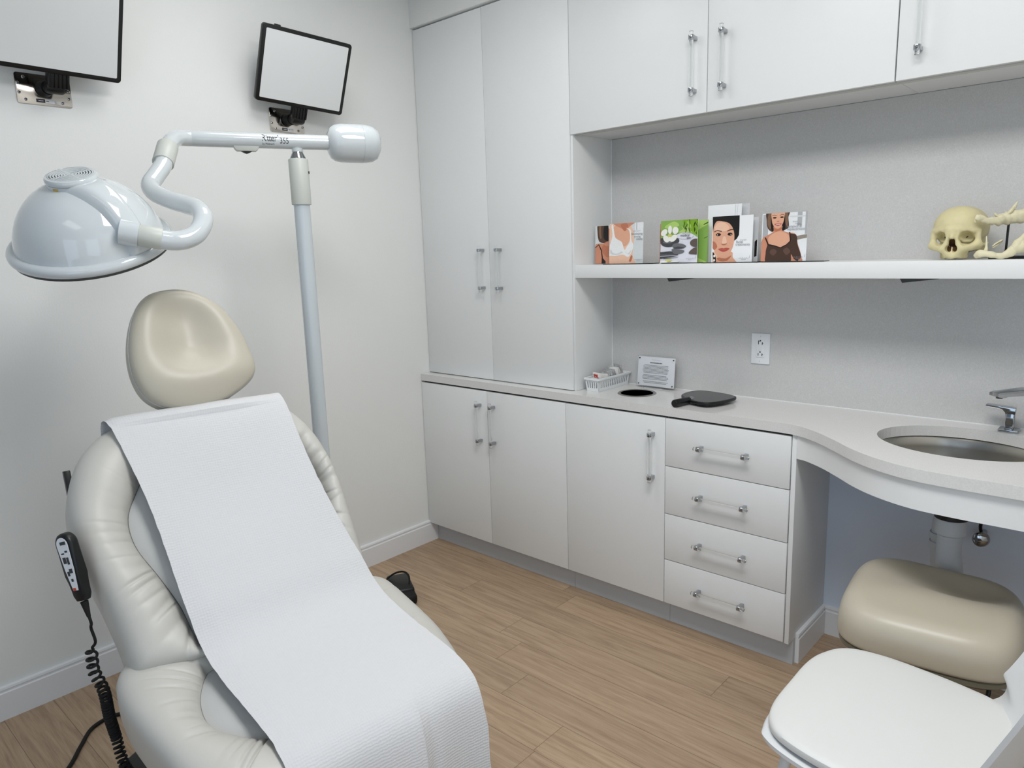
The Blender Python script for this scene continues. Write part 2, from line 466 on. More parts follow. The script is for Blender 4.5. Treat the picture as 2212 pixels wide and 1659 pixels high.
# ------------------------------------------------------------------ scene objects
def build(name, g, mats, loc=(0, 0, 0), parent=None, kind=None, uv=None, sharp=True):
    if not isinstance(mats, (list, tuple)): mats = [mats]
    if isinstance(g, tuple): g = G().add(g)
    l = np.array(loc, float)
    me = bpy.data.meshes.new(name)
    me.from_pydata([tuple(np.array(p) - l) for p in g.v], [], g.f)
    for k in mats: me.materials.append(M[k] if isinstance(k, str) else k)
    me.polygons.foreach_set('material_index', g.m)
    me.polygons.foreach_set('use_smooth', g.sm)
    if uv is not None:
        ul = me.uv_layers.new(name='UVMap')
        for lp in me.loops: ul.data[lp.index].uv = uv[lp.vertex_index]
    me.update()
    if uv is None:
        bm = bmesh.new(); bm.from_mesh(me)
        bmesh.ops.recalc_face_normals(bm, faces=bm.faces[:])
        bm.to_mesh(me); bm.free()
    if sharp:
        bm = bmesh.new(); bm.from_mesh(me)
        for e in bm.edges:
            if len(e.link_faces) == 2 and e.calc_face_angle(0) > math.radians(38): e.smooth = False
        bm.to_mesh(me); bm.free()
    o = bpy.data.objects.new(name, me); COL.objects.link(o)
    if parent is not None: o.parent = parent
    else: o.location = tuple(l)
    if kind: o['kind'] = kind
    return o

class Thing:
    def __init__(s, name, label, cat, loc, group=None):
        s.loc = loc
        s.o = bpy.data.objects.new(name, None); COL.objects.link(s.o)
        s.o.location = loc; s.o.empty_display_size = 0.05
        s.o['label'] = label; s.o['category'] = cat
        if group: s.o['group'] = group
    def part(s, name, g, mats, parent=None, **k):
        lab = k.pop('label', None)
        o = build(name, g, mats, s.loc, parent or s.o, **k)
        if lab: o['label'] = lab
        return o

def single(name, label, cat, g, mats, loc, group=None, **k):
    o = build(name, g, mats, loc, None, **k)
    o['label'] = label; o['category'] = cat
    if group: o['group'] = group
    return o
# ------------------------------------------------------------------ room shell
YB = 0.352          # back wall / backsplash plane
XR, YF, ZC = 3.6, -4.3, 2.75
build('floor', box(-0.1, XR, YF, YB + 0.1, -0.05, 0.0), 'floor', kind='structure')
build('wall_left', box(-0.1, 0.0, YF, YB + 0.1, 0.0, ZC), 'wall', kind='structure')
build('wall_back', box(0.0, XR, YB, YB + 0.1, 0.0, ZC), 'wall_daylit', kind='structure')
build('wall_right', box(XR, XR + 0.1, YF, YB + 0.1, 0.0, ZC), 'wall', kind='structure')
build('ceiling', box(-0.1, XR + 0.1, YF, YB + 0.1, ZC, ZC + 0.05), 'ceiling', kind='structure')
build('trim_1', box(0.0, XR, 0.046, YB, 2.547, ZC, 0.001), 'wall', kind='structure')     # soffit over the cupboards
build('trim_2', G().add(box(0.9375, XR, YB - 0.012, YB, 0.9, 1.956)).add(box(0.9372, 0.9405, YB - 0.0150, YB - 0.0115, 0.9, 1.956), 1).add(box(0.9405, XR, YB - 0.0145, YB - 0.0115, 0.9, 0.9022), 1), ['splash', 'trim'], kind='structure')     # backsplash panel

def baseboard(p0, p1, nrm, h=0.115):
    """moulded skirting between two floor points; nrm points into the room"""
    p0, p1, nrm = np.array(p0, float), np.array(p1, float), np.array(nrm, float)
    prof = [(0, 0), (0.014, 0), (0.014, h - 0.022), (0.0105, h - 0.018), (0.0105, h - 0.013), (0.013, h - 0.009), (0.011, h - 0.002), (0.006, h), (0, h)]
    v = [p + nrm * a + np.array([0, 0, b]) for p in (p0, p1) for a, b in prof]
    n = len(prof)
    f = [(i, (i + 1) % n, n + (i + 1) % n, n + i) for i in range(n)] + [tuple(range(n))[::-1], tuple(range(n, 2 * n))]
    return G().add((v, f), 0, False)
build('baseboard_left', baseboard((0, 0.05, 0), (0, YF, 0), (1, 0, 0)), 'trim', kind='structure')
build('baseboard_back', baseboard((1.905, YB, 0), (XR, YB, 0), (0, -1, 0)), 'trim', kind='structure')

# ------------------------------------------------------------------ cupboard fronts with acrylic pulls
def pull(t, door, c, axis, out, half=0.106):
    """clear acrylic rod in two chrome posts; c is the point on the door face behind the rod centre"""
    c, axis, out = np.array(c, float), np.array(axis, float), np.array(out, float)
    rc = c + out * 0.031
    r = 0.0068
    prof = [(0.0, -half), (r * 0.8, -half), (r, -half + 0.0015), (r, half - 0.0015), (r * 0.8, half), (0.0, half)]
    t.part('handle_bar', lathe(prof, rc, tuple(axis), 20), 'acrylic', door)
    side = np.cross(axis, out)
    for s in (-1, 1):
        p = rc + axis * s * 0.086
        g = G().add(obox((p - out * 0.0125), (side, axis, out), (0.0075, 0.0065, 0.0185), 0.002))
        g.add(lathe([(0.0098, -0.0068), (0.0102, -0.005), (0.0102, 0.005), (0.0098, 0.0068)], p, tuple(axis), 20))
        t.part('handle_post', g, 'chrome', door)

OUT = (0, -1, 0)
def front(t, name, x0, x1, z0, z1, y, hx=None, hz=None, horiz=False):
    d = t.part(name, box(x0, x1, y, y + 0.019, z0, z1, 0.0012), 'lam')
    if hx is not None:
        pull(t, d, (hx, y, hz), (1, 0, 0) if horiz else (0, 0, 1), OUT)
    return d

ZB0, ZB1 = 0.104, 0.857
# two-door base cupboard
t = Thing('base_cabinet', 'white two-door base cupboard in the corner by the baseboard, under the tall wardrobe cupboard', 'cabinet', (0.465, 0.18, 0), 'white handle-bar base units under the counter')
t.part('carcass', G().add(box(0.0012, 0.928, 0.026, YB - 0.001, ZB0, 0.8655)).add(box(0.004, 0.926, 0.0215, 0.026, ZB0 + 0.002, 0.8655), 1), ['lam', 'gap_shade'])
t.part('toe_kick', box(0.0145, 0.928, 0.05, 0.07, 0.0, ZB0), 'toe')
front(t, 'door', 0.003, 0.4622, ZB0, ZB1, 0.0, 0.420, 0.704)
front(t, 'door', 0.4652, 0.9272, ZB0, ZB1, 0.0, 0.508, 0.704)
# single-door base cupboard
t = Thing('base_cabinet', 'white single-door base cupboard below the round waste opening, between double doors and drawers', 'cabinet', (1.168, 0.18, 0), 'white handle-bar base units under the counter')
t.part('carcass', G().add(box(0.929, 0.945, 0.021, YB - 0.001, ZB0, 0.8655)).add(box(1.391, 1.4075, 0.021, YB - 0.001, ZB0, 0.8655)).add(box(0.945, 1.391, 0.021, YB - 0.001, ZB0, ZB0 + 0.016)).add(box(0.945, 1.391, YB - 0.01, YB - 0.001, ZB0 + 0.016, 0.8655)).add(box(0.945, 1.391, 0.021, 0.05, 0.84, 0.8655), 1).add(box(0.929, 0.945, 0.0205, 0.0215, ZB0 + 0.002, 0.8655), 1).add(box(1.391, 1.4075, 0.0205, 0.0215, ZB0 + 0.002, 0.8655), 1), ['lam', 'gap_shade'])
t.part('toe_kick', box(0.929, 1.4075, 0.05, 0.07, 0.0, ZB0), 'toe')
front(t, 'door', 0.9302, 1.4062, ZB0, ZB1, 0.0, 1.357, 0.704)
# four-drawer unit
t = Thing('drawer_unit', 'white four-drawer base unit at the open end of the counter', 'cabinet', (1.65, 0.18, 0), 'white handle-bar base units under the counter')
t.part('carcass', G().add(box(1.4085, 1.8885, 0.026, YB - 0.001, ZB0, 0.8655)).add(box(1.4085, 1.8885, 0.0215, 0.026, ZB0 + 0.002, 0.8655), 1), ['lam', 'gap_shade'])
t.part('end_panel', box(1.889, 1.905, 0.004, YB - 0.001, ZB0 - 0.004, 0.8655, 0.001), 'lam')
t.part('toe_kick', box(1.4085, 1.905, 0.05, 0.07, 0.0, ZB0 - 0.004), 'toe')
t.part('baseboard_strip', baseboard((1.905, 0.07, 0), (1.905, YB - 0.015, 0), (1, 0, 0)), 'trim')
zs = [0.104, 0.2885, 0.4785, 0.671, 0.860]
for i in range(4):
    z0, z1 = zs[i], zs[i + 1] - 0.003
    front(t, 'drawer', 1.4092, 1.8862, z0, z1, 0.0, 1.648, (z0 + z1) / 2 + 0.002, True)

# tall cupboard on the counter
YT = 0.060
t = Thing('tall_cabinet', 'tall white two-door wardrobe cupboard standing on the counter in the corner', 'cabinet', (0.465, 0.2, 0.9))
t.part('carcass', box(0.0012, 0.9265, YT + 0.021, YB - 0.001, 0.9005, 2.5465), 'lam')
t.part('end_panel', box(0.927, 0.937, YT + 0.006, YB - 0.001, 0.9005, 2.5465, 0.0008), 'lam')
front(t, 'door', 0.003, 0.4541, 0.903, 2.539, YT, 0.418, 1.422)
front(t, 'door', 0.4561, 0.9262, 0.903, 2.539, YT, 0.527, 1.421)

# wall cupboards
def wall_cab(label, x0, x1, doors, loc):
    t = Thing('wall_cabinet', label, 'cabinet', loc, 'white wall cupboards above the shelf')
    t.part('carcass', G().add(box(x0, x1, YT + 0.026, YB - 0.0125, 1.957, 2.5465)).add(box(x0, x1, YT + 0.0215, YT + 0.026, 1.9572, 2.5465), 1), ['lam', 'gap_shade'])
    t.part('bottom_rail', box(x0, x1, YT + 0.0205, YT + 0.045, 1.9505, 1.9569), 'edge')
    for a, b, hx in doors: front(t, 'door', a, b, 1.953, 2.539, YT, hx, 2.115)
wall_cab('white two-door wall cupboard hung next to the tall wardrobe cupboard', 0.938, 2.1205, [(0.929, 1.5232, 1.479), (1.5262, 2.1195, 1.589)], (1.53, 0.2, 1.953))
wall_cab('white wall cupboard at the right edge, above the skull, only one pull visible', 2.1215, 2.72, [(2.1232, 2.718, 2.182)], (2.42, 0.2, 1.953))

# long floating shelf
t = Thing('wall_shelf', 'long thick white floating shelf carrying brochures and a skull', 'shelf', (2.2, 0.2, 1.381))
t.part('board', box(0.9375, XR - 0.002, 0.0695, YB - 0.0125, 1.381, 1.433, 0.0008), 'lam')
for x in (1.345, 2.175):
    g = G().add(prism([(-0.035, 0), (0.075, 0), (0.075, -0.006), (-0.025, -0.018)], (x, 0.17, 1.3808), (1, 0, 0), (0, 0, 1), (0, 1, 0), 0, 0.06), 0, False)
    t.part('bracket', g, 'dark_grey')

# ------------------------------------------------------------------ counter
curve = catmull([(1.70, 0.0, 0), (1.80, 0.0, 0), (1.90, -0.006, 0), (1.98, -0.05, 0), (2.062, -0.122, 0), (2.135, -0.193, 0), (2.212, -0.248, 0), (2.305, -0.288, 0), (2.404, -0.301, 0), (2.56, -0.302, 0), (2.70, -0.302, 0)], 6)
cv = [(p[0], p[1]) for p in curve]
outer = [(0.0015, YB - 0.0005), (0.0015, 0.0005), (0.9, 0.0005)] + cv + [(3.2, -0.302), (XR - 0.002, -0.302), (XR - 0.002, YB - 0.0005), (2.2, YB - 0.0005), (0.96, YB - 0.0125), (0.94, YB - 0.0005)]
outer = [(0.0015, YB - 0.0125), (0.0015, 0.0005), (0.9, 0.0005)] + cv + [(3.2, -0.302), (XR - 0.002, -0.302), (XR - 0.002, YB - 0.0125)]
WC, WR = (1.175, 0.170), 0.074
SC, SX, SY = (2.366, 0.069), 0.229, 0.190
h1 = ell(WC[0], WC[1], WR, WR, 48)
h2 = ell(SC[0], SC[1], SX, SY, 64)
t = Thing('countertop', 'pale speckled quartz counter with a curved front around the sink', 'countertop', (1.5, 0.1, 0.866))
t.part('slab', G().add(holed(outer, [h1, h2], 0.866, 0.9), 0, False), 'quartz')
# curved apron below the sink edge
def offs(P, d):
    out = []
    for i in range(len(P)):
        a = P[max(i - 1, 0)]; b = P[min(i + 1, len(P) - 1)]
        tx, ty = b[0] - a[0], b[1] - a[1]; l = math.hypot(tx, ty)
        out.append((P[i][0] - ty / l * d, P[i][1] + tx / l * d))
    return out
ap = [p for p in cv if p[0] > 1.9] + [(3.2, -0.302), (XR - 0.003, -0.302)]
ap[0] = (1.906, ap[0][1])
A, B = offs(ap, 0.012), offs(ap, 0.03)
A[0] = (1.906, A[0][1]); B[0] = (1.906, B[0][1])
v = []; f = []
for i in range(len(A)):
    for q, z in ((A[i], 0.8655), (A[i], 0.784), (B[i], 0.784), (B[i], 0.8655)): v.append((q[0], q[1], z))
for i in range(len(A) - 1):
    for k in range(4):
        f.append((4 * i + k, 4 * i + (k + 1) % 4, 4 * i + 4 + (k + 1) % 4, 4 * i + 4 + k))
f += [(0, 1, 2, 3), tuple(4 * (len(A) - 1) + k for k in (3, 2, 1, 0))]
t.part('apron', (v, f), 'lam')

# undermount sink
n = 64
prof = [(1.045, 0.8655), (1.045, 0.862), (1.0, 0.8615), (0.985, 0.855), (0.965, 0.83), (0.93, 0.79), (0.86, 0.752), (0.72, 0.727), (0.5, 0.716), (0.2, 0.711), (0.11, 0.709), (0.0, 0.709)]
prof2 = [(0.0, 0.705), (0.2, 0.707), (0.5, 0.712), (0.74, 0.722), (0.885, 0.749), (0.95, 0.787), (0.98, 0.83), (1.0, 0.857), (1.045, 0.8585), (1.045, 0.8655)]
g = G()
v = []; f = []
for pr in (prof + prof2,):
    for r, z in pr:
        for k in range(n):
            a = 2 * PI * k / n
            v.append((SC[0] + (SX + 0.012) * r * math.cos(a), SC[1] + (SY + 0.012) * r * math.sin(a), z))
    for i in range(len(pr) - 1):
        for k in range(n): f.append((i * n + k, i * n + (k + 1) % n, (i + 1) * n + (k + 1) % n, (i + 1) * n + k))
t = Thing('sink', 'oval brushed steel sink set under the quartz counter', 'sink', (SC[0], SC[1], 0.70))
t.part('bowl', (v, f), 'steel')
t.part('drain', lathe([(0.0, 0.0), (0.026, 0.0), (0.03, 0.002), (0.022, 0.003), (0.0, 0.0025)], (SC[0], SC[1], 0.7095), seg=28), 'chrome')

# waste chute ring
t = Thing('waste_chute', 'round steel waste opening sunk into the counter beside the basket', 'waste opening', (WC[0], WC[1], 0.70))
t.part('rim', lathe([(0.0675, 0.895), (0.0675, 0.9012), (0.0705, 0.9028), (0.078, 0.9024), (0.0805, 0.9003), (0.0735, 0.9002), (0.0735, 0.895)], (WC[0], WC[1], 0), seg=56), 'steel')
v, f = lathe([(0.0672, 0.901), (0.0672, 0.72), (0.069, 0.72), (0.069, 0.895)], (WC[0], WC[1], 0), seg=56)
t.part('sleeve', (v, [q for q in f if len(q) == 4]), 'mirror_steel')
t.part('bounce_disc', lathe([(0.0, 0.7205), (0.0668, 0.7205), (0.0668, 0.722), (0.0, 0.722)], (WC[0], WC[1], 0), seg=40), 'dark_grey')  # added disc that bounces light up the sleeve
# ------------------------------------------------------------------ exam chair
TH = math.radians(7)
FU = np.array([math.cos(TH), -math.sin(TH), 0.0]); LV = np.array([math.sin(TH), math.cos(TH), 0.0]); ZV = np.array([0, 0, 1.0])
V0 = -1.40
def uvz(u, s, z): return FU * u + LV * (V0 + s) + ZV * z

def sstep(a, b, x):
    x = min(1, max(0, (x - a) / (b - a))); return x * x * (3 - 2 * x)

def polar_fn(poly, c):
    """radius of a closed star-shaped outline as a function of angle about c"""
    P = catmull([(p[0], p[1], 0) for p in poly], 10, closed=True)
    a = np.array([math.atan2(p[1] - c[1], p[0] - c[0]) for p in P]); r = np.array([math.hypot(p[0] - c[0], p[1] - c[1]) for p in P])
    o = np.argsort(a); a, r = a[o], r[o]
    A = np.concatenate([a - 2 * PI, a, a + 2 * PI]); Rr_ = np.concatenate([r, r, r])
    return lambda t: np.interp(t, A, Rr_)

def mirror(half):
    return half + [(-s, t) for s, t in reversed(half) if abs(s) > 1e-6]

def wrinkles(n, seed, lo=0, hi=2 * PI, d=0.006):
    rnd = random.Random(seed); out = []
    for i in range(n):
        out.append((lo + (hi - lo) * (i + rnd.uniform(-0.35, 0.35)) / n, rnd.choice((0.009, 0.013, 0.02, 0.032)), rnd.choice((0.4, 0.7, 1.0, 1.3)) * d, rnd.uniform(-0.10, 0.10), rnd.uniform(0.3, 0.85)))
    return out

def bolster(outer, inner, c, place, H, T, wr, NA=840, wk=lambda t: 1.0):
    """padded ring between two outlines, wrinkled where it is gathered at the inner seam"""
    ro, ri = polar_fn(outer, c), polar_fn(inner, c)
    prof = [(-0.01, -0.5), (0.0, -0.42), (0.02, -0.12), (0.07, 0.22), (0.14, 0.48), (0.24, 0.72), (0.36, 0.9), (0.5, 1.0), (0.63, 0.99), (0.75, 0.87), (0.85, 0.62), (0.925, 0.26), (0.975, -0.2), (1.0, -0.75), (1.0, -1.3)]
    low = [(0.99, 0.35), (0.96, 0.65), (0.9, 0.88), (0.8, 1.0), (0.3, 1.0), (-0.2, 1.0)]
    rows = []
    for x, y in prof: rows.append((x, y * H, True))
    yl = prof[-1][1] * H
    for x, y in low: rows.append((x, yl + (-T - yl) * y, False))
    def fn(i, j):
        x, y, top = rows[i]
        t = -PI + 2 * PI * j / NA
        a, b = float(ri(t)), float(ro(t))
        r = a + (b - a) * x
        if top:
            w = 0.0
            fade0 = min(1, max(0, x) / 0.10)
            for (ta, wd, dp, sl, ln) in wr:
                dt = (t - ta - sl * x + PI) % (2 * PI) - PI
                ww = wd * 0.30 / max(r, 0.12)
                if abs(dt) < 4 * ww:
                    w += dp * wk(t) * math.exp(-(dt / ww) ** 2) * math.exp(-(max(x, 0) / ln) ** 2 * 1.6)
            y = y - w * fade0
            y += 0.004 * noise.noise(Vector((r * math.cos(t) * 9, r * math.sin(t) * 9, 3.1))) * min(1, max(0, x) * 3)
        return place(c[0] + r * math.cos(t), c[1] + r * math.sin(t), y)
    v, f = grid(fn, len(rows), NA, True)
    return v, f

def panel(inner, c, place, y0, dome, T, NA=120, NR=12):
    ri = polar_fn(inner, c)
    def fn(i, j):
        q = (i + 0.02) / NR; t = -PI + 2 * PI * j / NA
        r = float(ri(t)) * q * 0.997
        y = y0 + dome * (1 - q ** 2.2) + 0.012 * min(0, 0.93 - q) * 6
        return place(c[0] + r * math.cos(t), c[1] + r * math.sin(t), y)
    v, f = grid(fn, NR + 1, NA, True)
    f.append(tuple(range(NA))[::-1])
    return v, f

def seam(inner, c, place, y0, r=0.0028, NA=160):
    ri = polar_fn(inner, c)
    P = [place(c[0] + float(ri(t)) * math.cos(t), c[1] + float(ri(t)) * math.sin(t), y0) for t in (-PI + 2 * PI * k / NA for k in range(NA))]
    return tube(P, r, 8, closed=True)

BU = np.array([-0.566, 0, 0.824]); BN = np.array([0.824, 0, 0.566])      # up the backrest, and out of it, in (u, -, z)
def back(s, t, n):
    return uvz(1.45 + BU[0] * t + BN[0] * n, s, 0.60 + BU[2] * t + BN[2] * n)
def seat(s, u, n): return uvz(u + 0.2425 * n, s, 0.62 - 0.25 * (u - 1.42) + 0.970 * n)

bo = mirror([(0.0, 0.648), (0.12, 0.647), (0.20, 0.638), (0.262, 0.612), (0.31, 0.565), (0.343, 0.50), (0.360, 0.425), (0.366, 0.33), (0.363, 0.20), (0.359, 0.11), (0.354, 0.065), (0.335, 0.035), (0.22, 0.022), (0.1, 0.02), (0.0, 0.02)])
bo = [(s * (0.82 if s > 0 else 0.985 - 0.115 * (1 - sstep(0.08, 0.45, q))), q) for s, q in bo]
bi = mirror([(0.0, 0.53), (0.1, 0.525), (0.165, 0.50), (0.208, 0.445), (0.236, 0.39), (0.235, 0.32), (0.205, 0.238), (0.178, 0.155), (0.168, 0.09), (0.158, 0.055), (0.1, 0.05), (0.0, 0.05)])
so = mirror([(0.0, 1.822), (0.12, 1.820), (0.21, 1.812), (0.275, 1.793), (0.325, 1.755), (0.352, 1.70), (0.366, 1.62), (0.367, 1.54), (0.364, 1.47), (0.360, 1.41), (0.348, 1.36), (0.31, 1.332), (0.2, 1.325), (0.1, 1.325), (0.0, 1.325)])
si = mirror([(0.0, 1.712), (0.07, 1.705), (0.135, 1.682), (0.168, 1.656), (0.200, 1.621), (0.215, 1.575), (0.208, 1.521), (0.188, 1.478), (0.174, 1.458), (0.158, 1.446), (0.1, 1.44), (0.0, 1.44)])
so = [(s * (1.0 if s > 0 else 0.95 - 0.10 * sstep(1.42, 1.68, q)), q) for s, q in so]
BC, SCc = (0.0, 0.30), (0.0, 1.57)
t = Thing('exam_chair', 'reclined cream vinyl examination chair covered by a strip of white paper', 'exam chair', tuple(uvz(1.3, 0, 0)))
t.part('backrest', bolster(bo, bi, BC, lambda s, q, n: back(s, q, n - 0.036), 0.036, 0.13, wrinkles(60, 3, d=0.0075), wk=lambda t: 0.18 + 0.82 * (1 - sstep(-0.1, 0.45, math.sin(t))) if math.cos(t) < 0 else 1.0), 'vinyl', sharp=False)
bp_ = t.part('back_panel', panel(bi, BC, lambda s, q, n: back(s, q, n - 0.036), -0.004, 0.012, 0.05), 'vinyl_pan')
t.part('piping', seam(bi, BC, lambda s, q, n: back(s, q, n - 0.036), -0.012), 'seam', bp_)
wr = [w for w in wrinkles(58, 9, d=0.0075)]
t.part('seat', bolster(so, si, SCc, lambda s, q, n: seat(s, q, n - 0.027), 0.027, 0.13, wr), 'vinyl', sharp=False)
sp_ = t.part('seat_panel', panel(si, SCc, lambda s, q, n: seat(s, q, n - 0.027), -0.004, 0.010, 0.05), 'vinyl_pan')
t.part('piping', seam(si, SCc, lambda s, q, n: seat(s, q, n - 0.027), -0.012), 'seam', sp_)
# headrest
ho = [(0.162, -0.095), (0.158, -0.055), (0.150, -0.012), (0.135, 0.03), (0.105, 0.085), (0.065, 0.122), (0.02, 0.141), (-0.03, 0.142), (-0.075, 0.128), (-0.11, 0.09), (-0.135, 0.03), (-0.148, -0.035), (-0.146, -0.095), (-0.128, -0.143), (-0.088, -0.176), (-0.039, -0.19), (0.01, -0.188), (0.06, -0.178), (0.115, -0.152), (0.15, -0.125)]
HC = (0.0, -0.02)
HN, HU = np.array([0.93, 0, 0.37]), np.array([-0.37, 0, 0.93])
def head(s, q, n): return uvz(1.02 + HU[0] * q + HN[0] * n, s, 1.30 + HU[2] * q + HN[2] * n)
rh = polar_fn(ho, HC)
def hshape(s, q):
    cradle = -0.042 * math.exp(-((s - 0.005) / 0.075) ** 2) * sstep(-0.125, -0.01, q)
    neck = 0.012 * math.exp(-((q + 0.115) / 0.05) ** 2)
    return cradle + neck
NA, rows = 160, [(0.02, 0), (0.15, 0), (0.3, 0), (0.42, 0), (0.54, 0), (0.64, 0), (0.73, 0), (0.8, 0), (0.86, 0), (0.91, 0), (0.95, 0), (0.98, 0), (1.0, 0)]
def hf(i, j):
    tt = -PI + 2 * PI * j / NA; R_ = float(rh(tt))
    if i < len(rows):
        q = rows[i][0]; r = R_ * q
        s, w = HC[0] + r * math.cos(tt), HC[1] + r * math.sin(tt)
        edge = math.sqrt(max(0, 1 - q ** 5.0)) - 1
        return head(s, w, hshape(s, w) * (1 - 0.75 * sstep(0.45, 1.0, q)) + 0.034 * edge + 0.012)
    k = [(1.004, -0.026), (1.003, -0.034), (1.012, -0.045), (1.01, -0.062), (0.98, -0.078), (0.9, -0.09), (0.5, -0.094), (0.02, -0.094)][i - len(rows)]
    r = R_ * k[0]
    return head(HC[0] + r * math.cos(tt), HC[1] + r * math.sin(tt), k[1])
v, f = grid(hf, len(rows) + 8, NA, True)
f += [tuple(range(NA)), tuple((len(rows) + 7) * NA + k for k in range(NA))[::-1]]
hd = t.part('headrest', (v, f), 'vinyl_hd', sharp=False)
P = [head(HC[0] + float(rh(a)) * 1.007 * math.cos(a), HC[1] + float(rh(a)) * 1.007 * math.sin(a), -0.030) for a in (-PI + 2 * PI * k / 120 for k in range(120))]
t.part('piping', tube(P, 0.0016, 6, closed=True), 'vinyl_pan', hd)
# black bar carrying the headrest
a, b = uvz(0.945, -0.052, 1.30), uvz(1.035, -0.042, 0.98)
d = (b - a) / np.linalg.norm(b - a)
t.part('headrest_bracket', obox((a + b) / 2, (LV, d, np.cross(LV, d)), (0.034, np.linalg.norm(b - a) / 2, 0.008), 0.003), 'black')
# black rail behind the backrest
a, b = np.array([0.648, -1.794, 0.962]), np.array([0.72, -1.80, 0.66])
d = (b - a) / np.linalg.norm(b - a)
t.part('side_rail', obox((a + b) / 2, (LV, d, np.cross(LV, d)), (0.008, np.linalg.norm(b - a) / 2, 0.011), 0.002), 'black')
a2 = (a + b) / 2; b2 = uvz(1.02, -0.25, 0.80)
t.part('rail_arm', cyl(a2, b2, 0.008), 'black')
# under-structure
c = back(0, 0.30, -0.19)
t.part('back_support', obox(c, (LV, FU * BU[0] + ZV * BU[2], FU * BN[0] + ZV * BN[2]), (0.17, 0.24, 0.014), 0.006), 'black')
t.part('seat_support', obox(uvz(1.58, 0, 0.387), (FU, LV, ZV), (0.22, 0.2, 0.02), 0.006), 'black')
t.part('lift_column', G().add(obox(uvz(1.42, 0, 0.26), (FU, LV, ZV), (0.16, 0.12, 0.16), 0.01)).add(cyl(back(0, 0.1, -0.195), uvz(1.36, 0, 0.40), 0.03)), 'black')
poly = [(0.87, -0.235), (0.905, -0.285), (0.96, -0.30), (1.9, -0.30), (1.93, -0.26), (1.93, 0.26), (1.9, 0.30), (0.96, 0.30), (0.905, 0.285), (0.87, 0.235)]
t.part('base', prism(poly, uvz(0, 0, 0), FU, LV, ZV, 0.0, 0.10, 0.012), 'black')

# ------------------------------------------------------------------ paper strip
def inter(P, n=10): return catmull(P, n)
bk = lambda q, n: np.array([1.45 + BU[0] * q + BN[0] * n, 0.60 + BU[2] * q + BN[2] * n])
path = [bk(0.565, -0.100), bk(0.605, -0.084), bk(0.638, -0.060), bk(0.652, -0.038), bk(0.644, -0.012), bk(0.622, 0.002), bk(0.58, 0.009), bk(0.50, 0.010), bk(0.40, 0.009), bk(0.30, 0.008), bk(0.20, 0.008), bk(0.13, 0.012)]
path += [np.array(q) for q in [(1.425, 0.662), (1.470, 0.628), (1.54, 0.603), (1.60, 0.588), (1.66, 0.574), (1.71, 0.561), (1.758, 0.548), (1.796, 0.530), (1.824, 0.497), (1.840, 0.44), (1.850, 0.35), (1.857, 0.22)]]
PP = inter([(p[0], 0, p[1]) for p in path], 7)
L_ = [0.0]
for i in range(1, len(PP)): L_.append(L_[-1] + np.linalg.norm(PP[i] - PP[i - 1]))
NW = 97
uvs = []
def pf(i, j):
    l = L_[i] / L_[-1]
    q = j / (NW - 1) * 2 - 1
    hw = 0.2285 * (1 - 0.085 * math.exp(-((l - 0.27) / 0.17) ** 2)) + (0.0016 * noise.noise(Vector((L_[i] * 42, 5.0 if q > 0 else 1.0, 0))) if abs(q) > 0.9 else 0)
    ctr = -0.017 + 0.103 * min(1.0, max(0.0, (L_[i] - 0.12) / 0.92))
    s = ctr + q * hw
    a = PP[max(i - 1, 0)]; b = PP[min(i + 1, len(PP) - 1)]
    tg = b - a; tg /= np.linalg.norm(tg); nr = np.array([tg[2], 0, -tg[0]])
    if nr[2] < 0 and i < 10: pass
    nr = -nr if (nr @ np.array([0.8, 0, 0.6])) < 0 and l > 0.12 else nr
    n = 0.0
    mid = math.exp(-((l - 0.5) / 0.28) ** 2)
    n -= 0.020 * (1 - q * q) * math.exp(-((l - 0.27) / 0.13) ** 2)                       # sags a little between the bolsters
    n += 0.0025 * noise.noise(Vector((s * 7, L_[i] * 5, 2.0)))
    n -= 0.004 * max(0, abs(q) - 0.8) * 5 * mid
    fold = max(0, l - 0.74) / 0.26                       # folds in the hanging end
    n += 0.016 * fold * math.exp(-((q - 0.30 + 0.12 * fold) / 0.022) ** 2) + 0.010 * fold * math.exp(-((q - 0.22 + 0.10 * fold) / 0.05) ** 2) - 0.012 * fold * math.exp(-((q - 0.42 + 0.10 * fold) / 0.06) ** 2)
    n += 0.010 * fold * math.sin(q * 6 + 0.7)
    n += 0.006 * math.exp(-((q + 0.99) / 0.05) ** 2) * math.exp(-((l - 0.07) / 0.05) ** 2)
    uvs.append((s, L_[i]))
    return uvz(PP[i][0] + nr[0] * n, s + 0.004 * fold * math.sin(l * 60) * q, PP[i][2] + nr[2] * n)
v, f = grid(pf, len(PP), NW)
single('exam_paper', 'strip of textured white paper draped down the examination chair', 'paper', G().add((v, f)), 'paper', tuple(uvz(1.5, 0.05, 0.60)), uv=uvs, sharp=False)

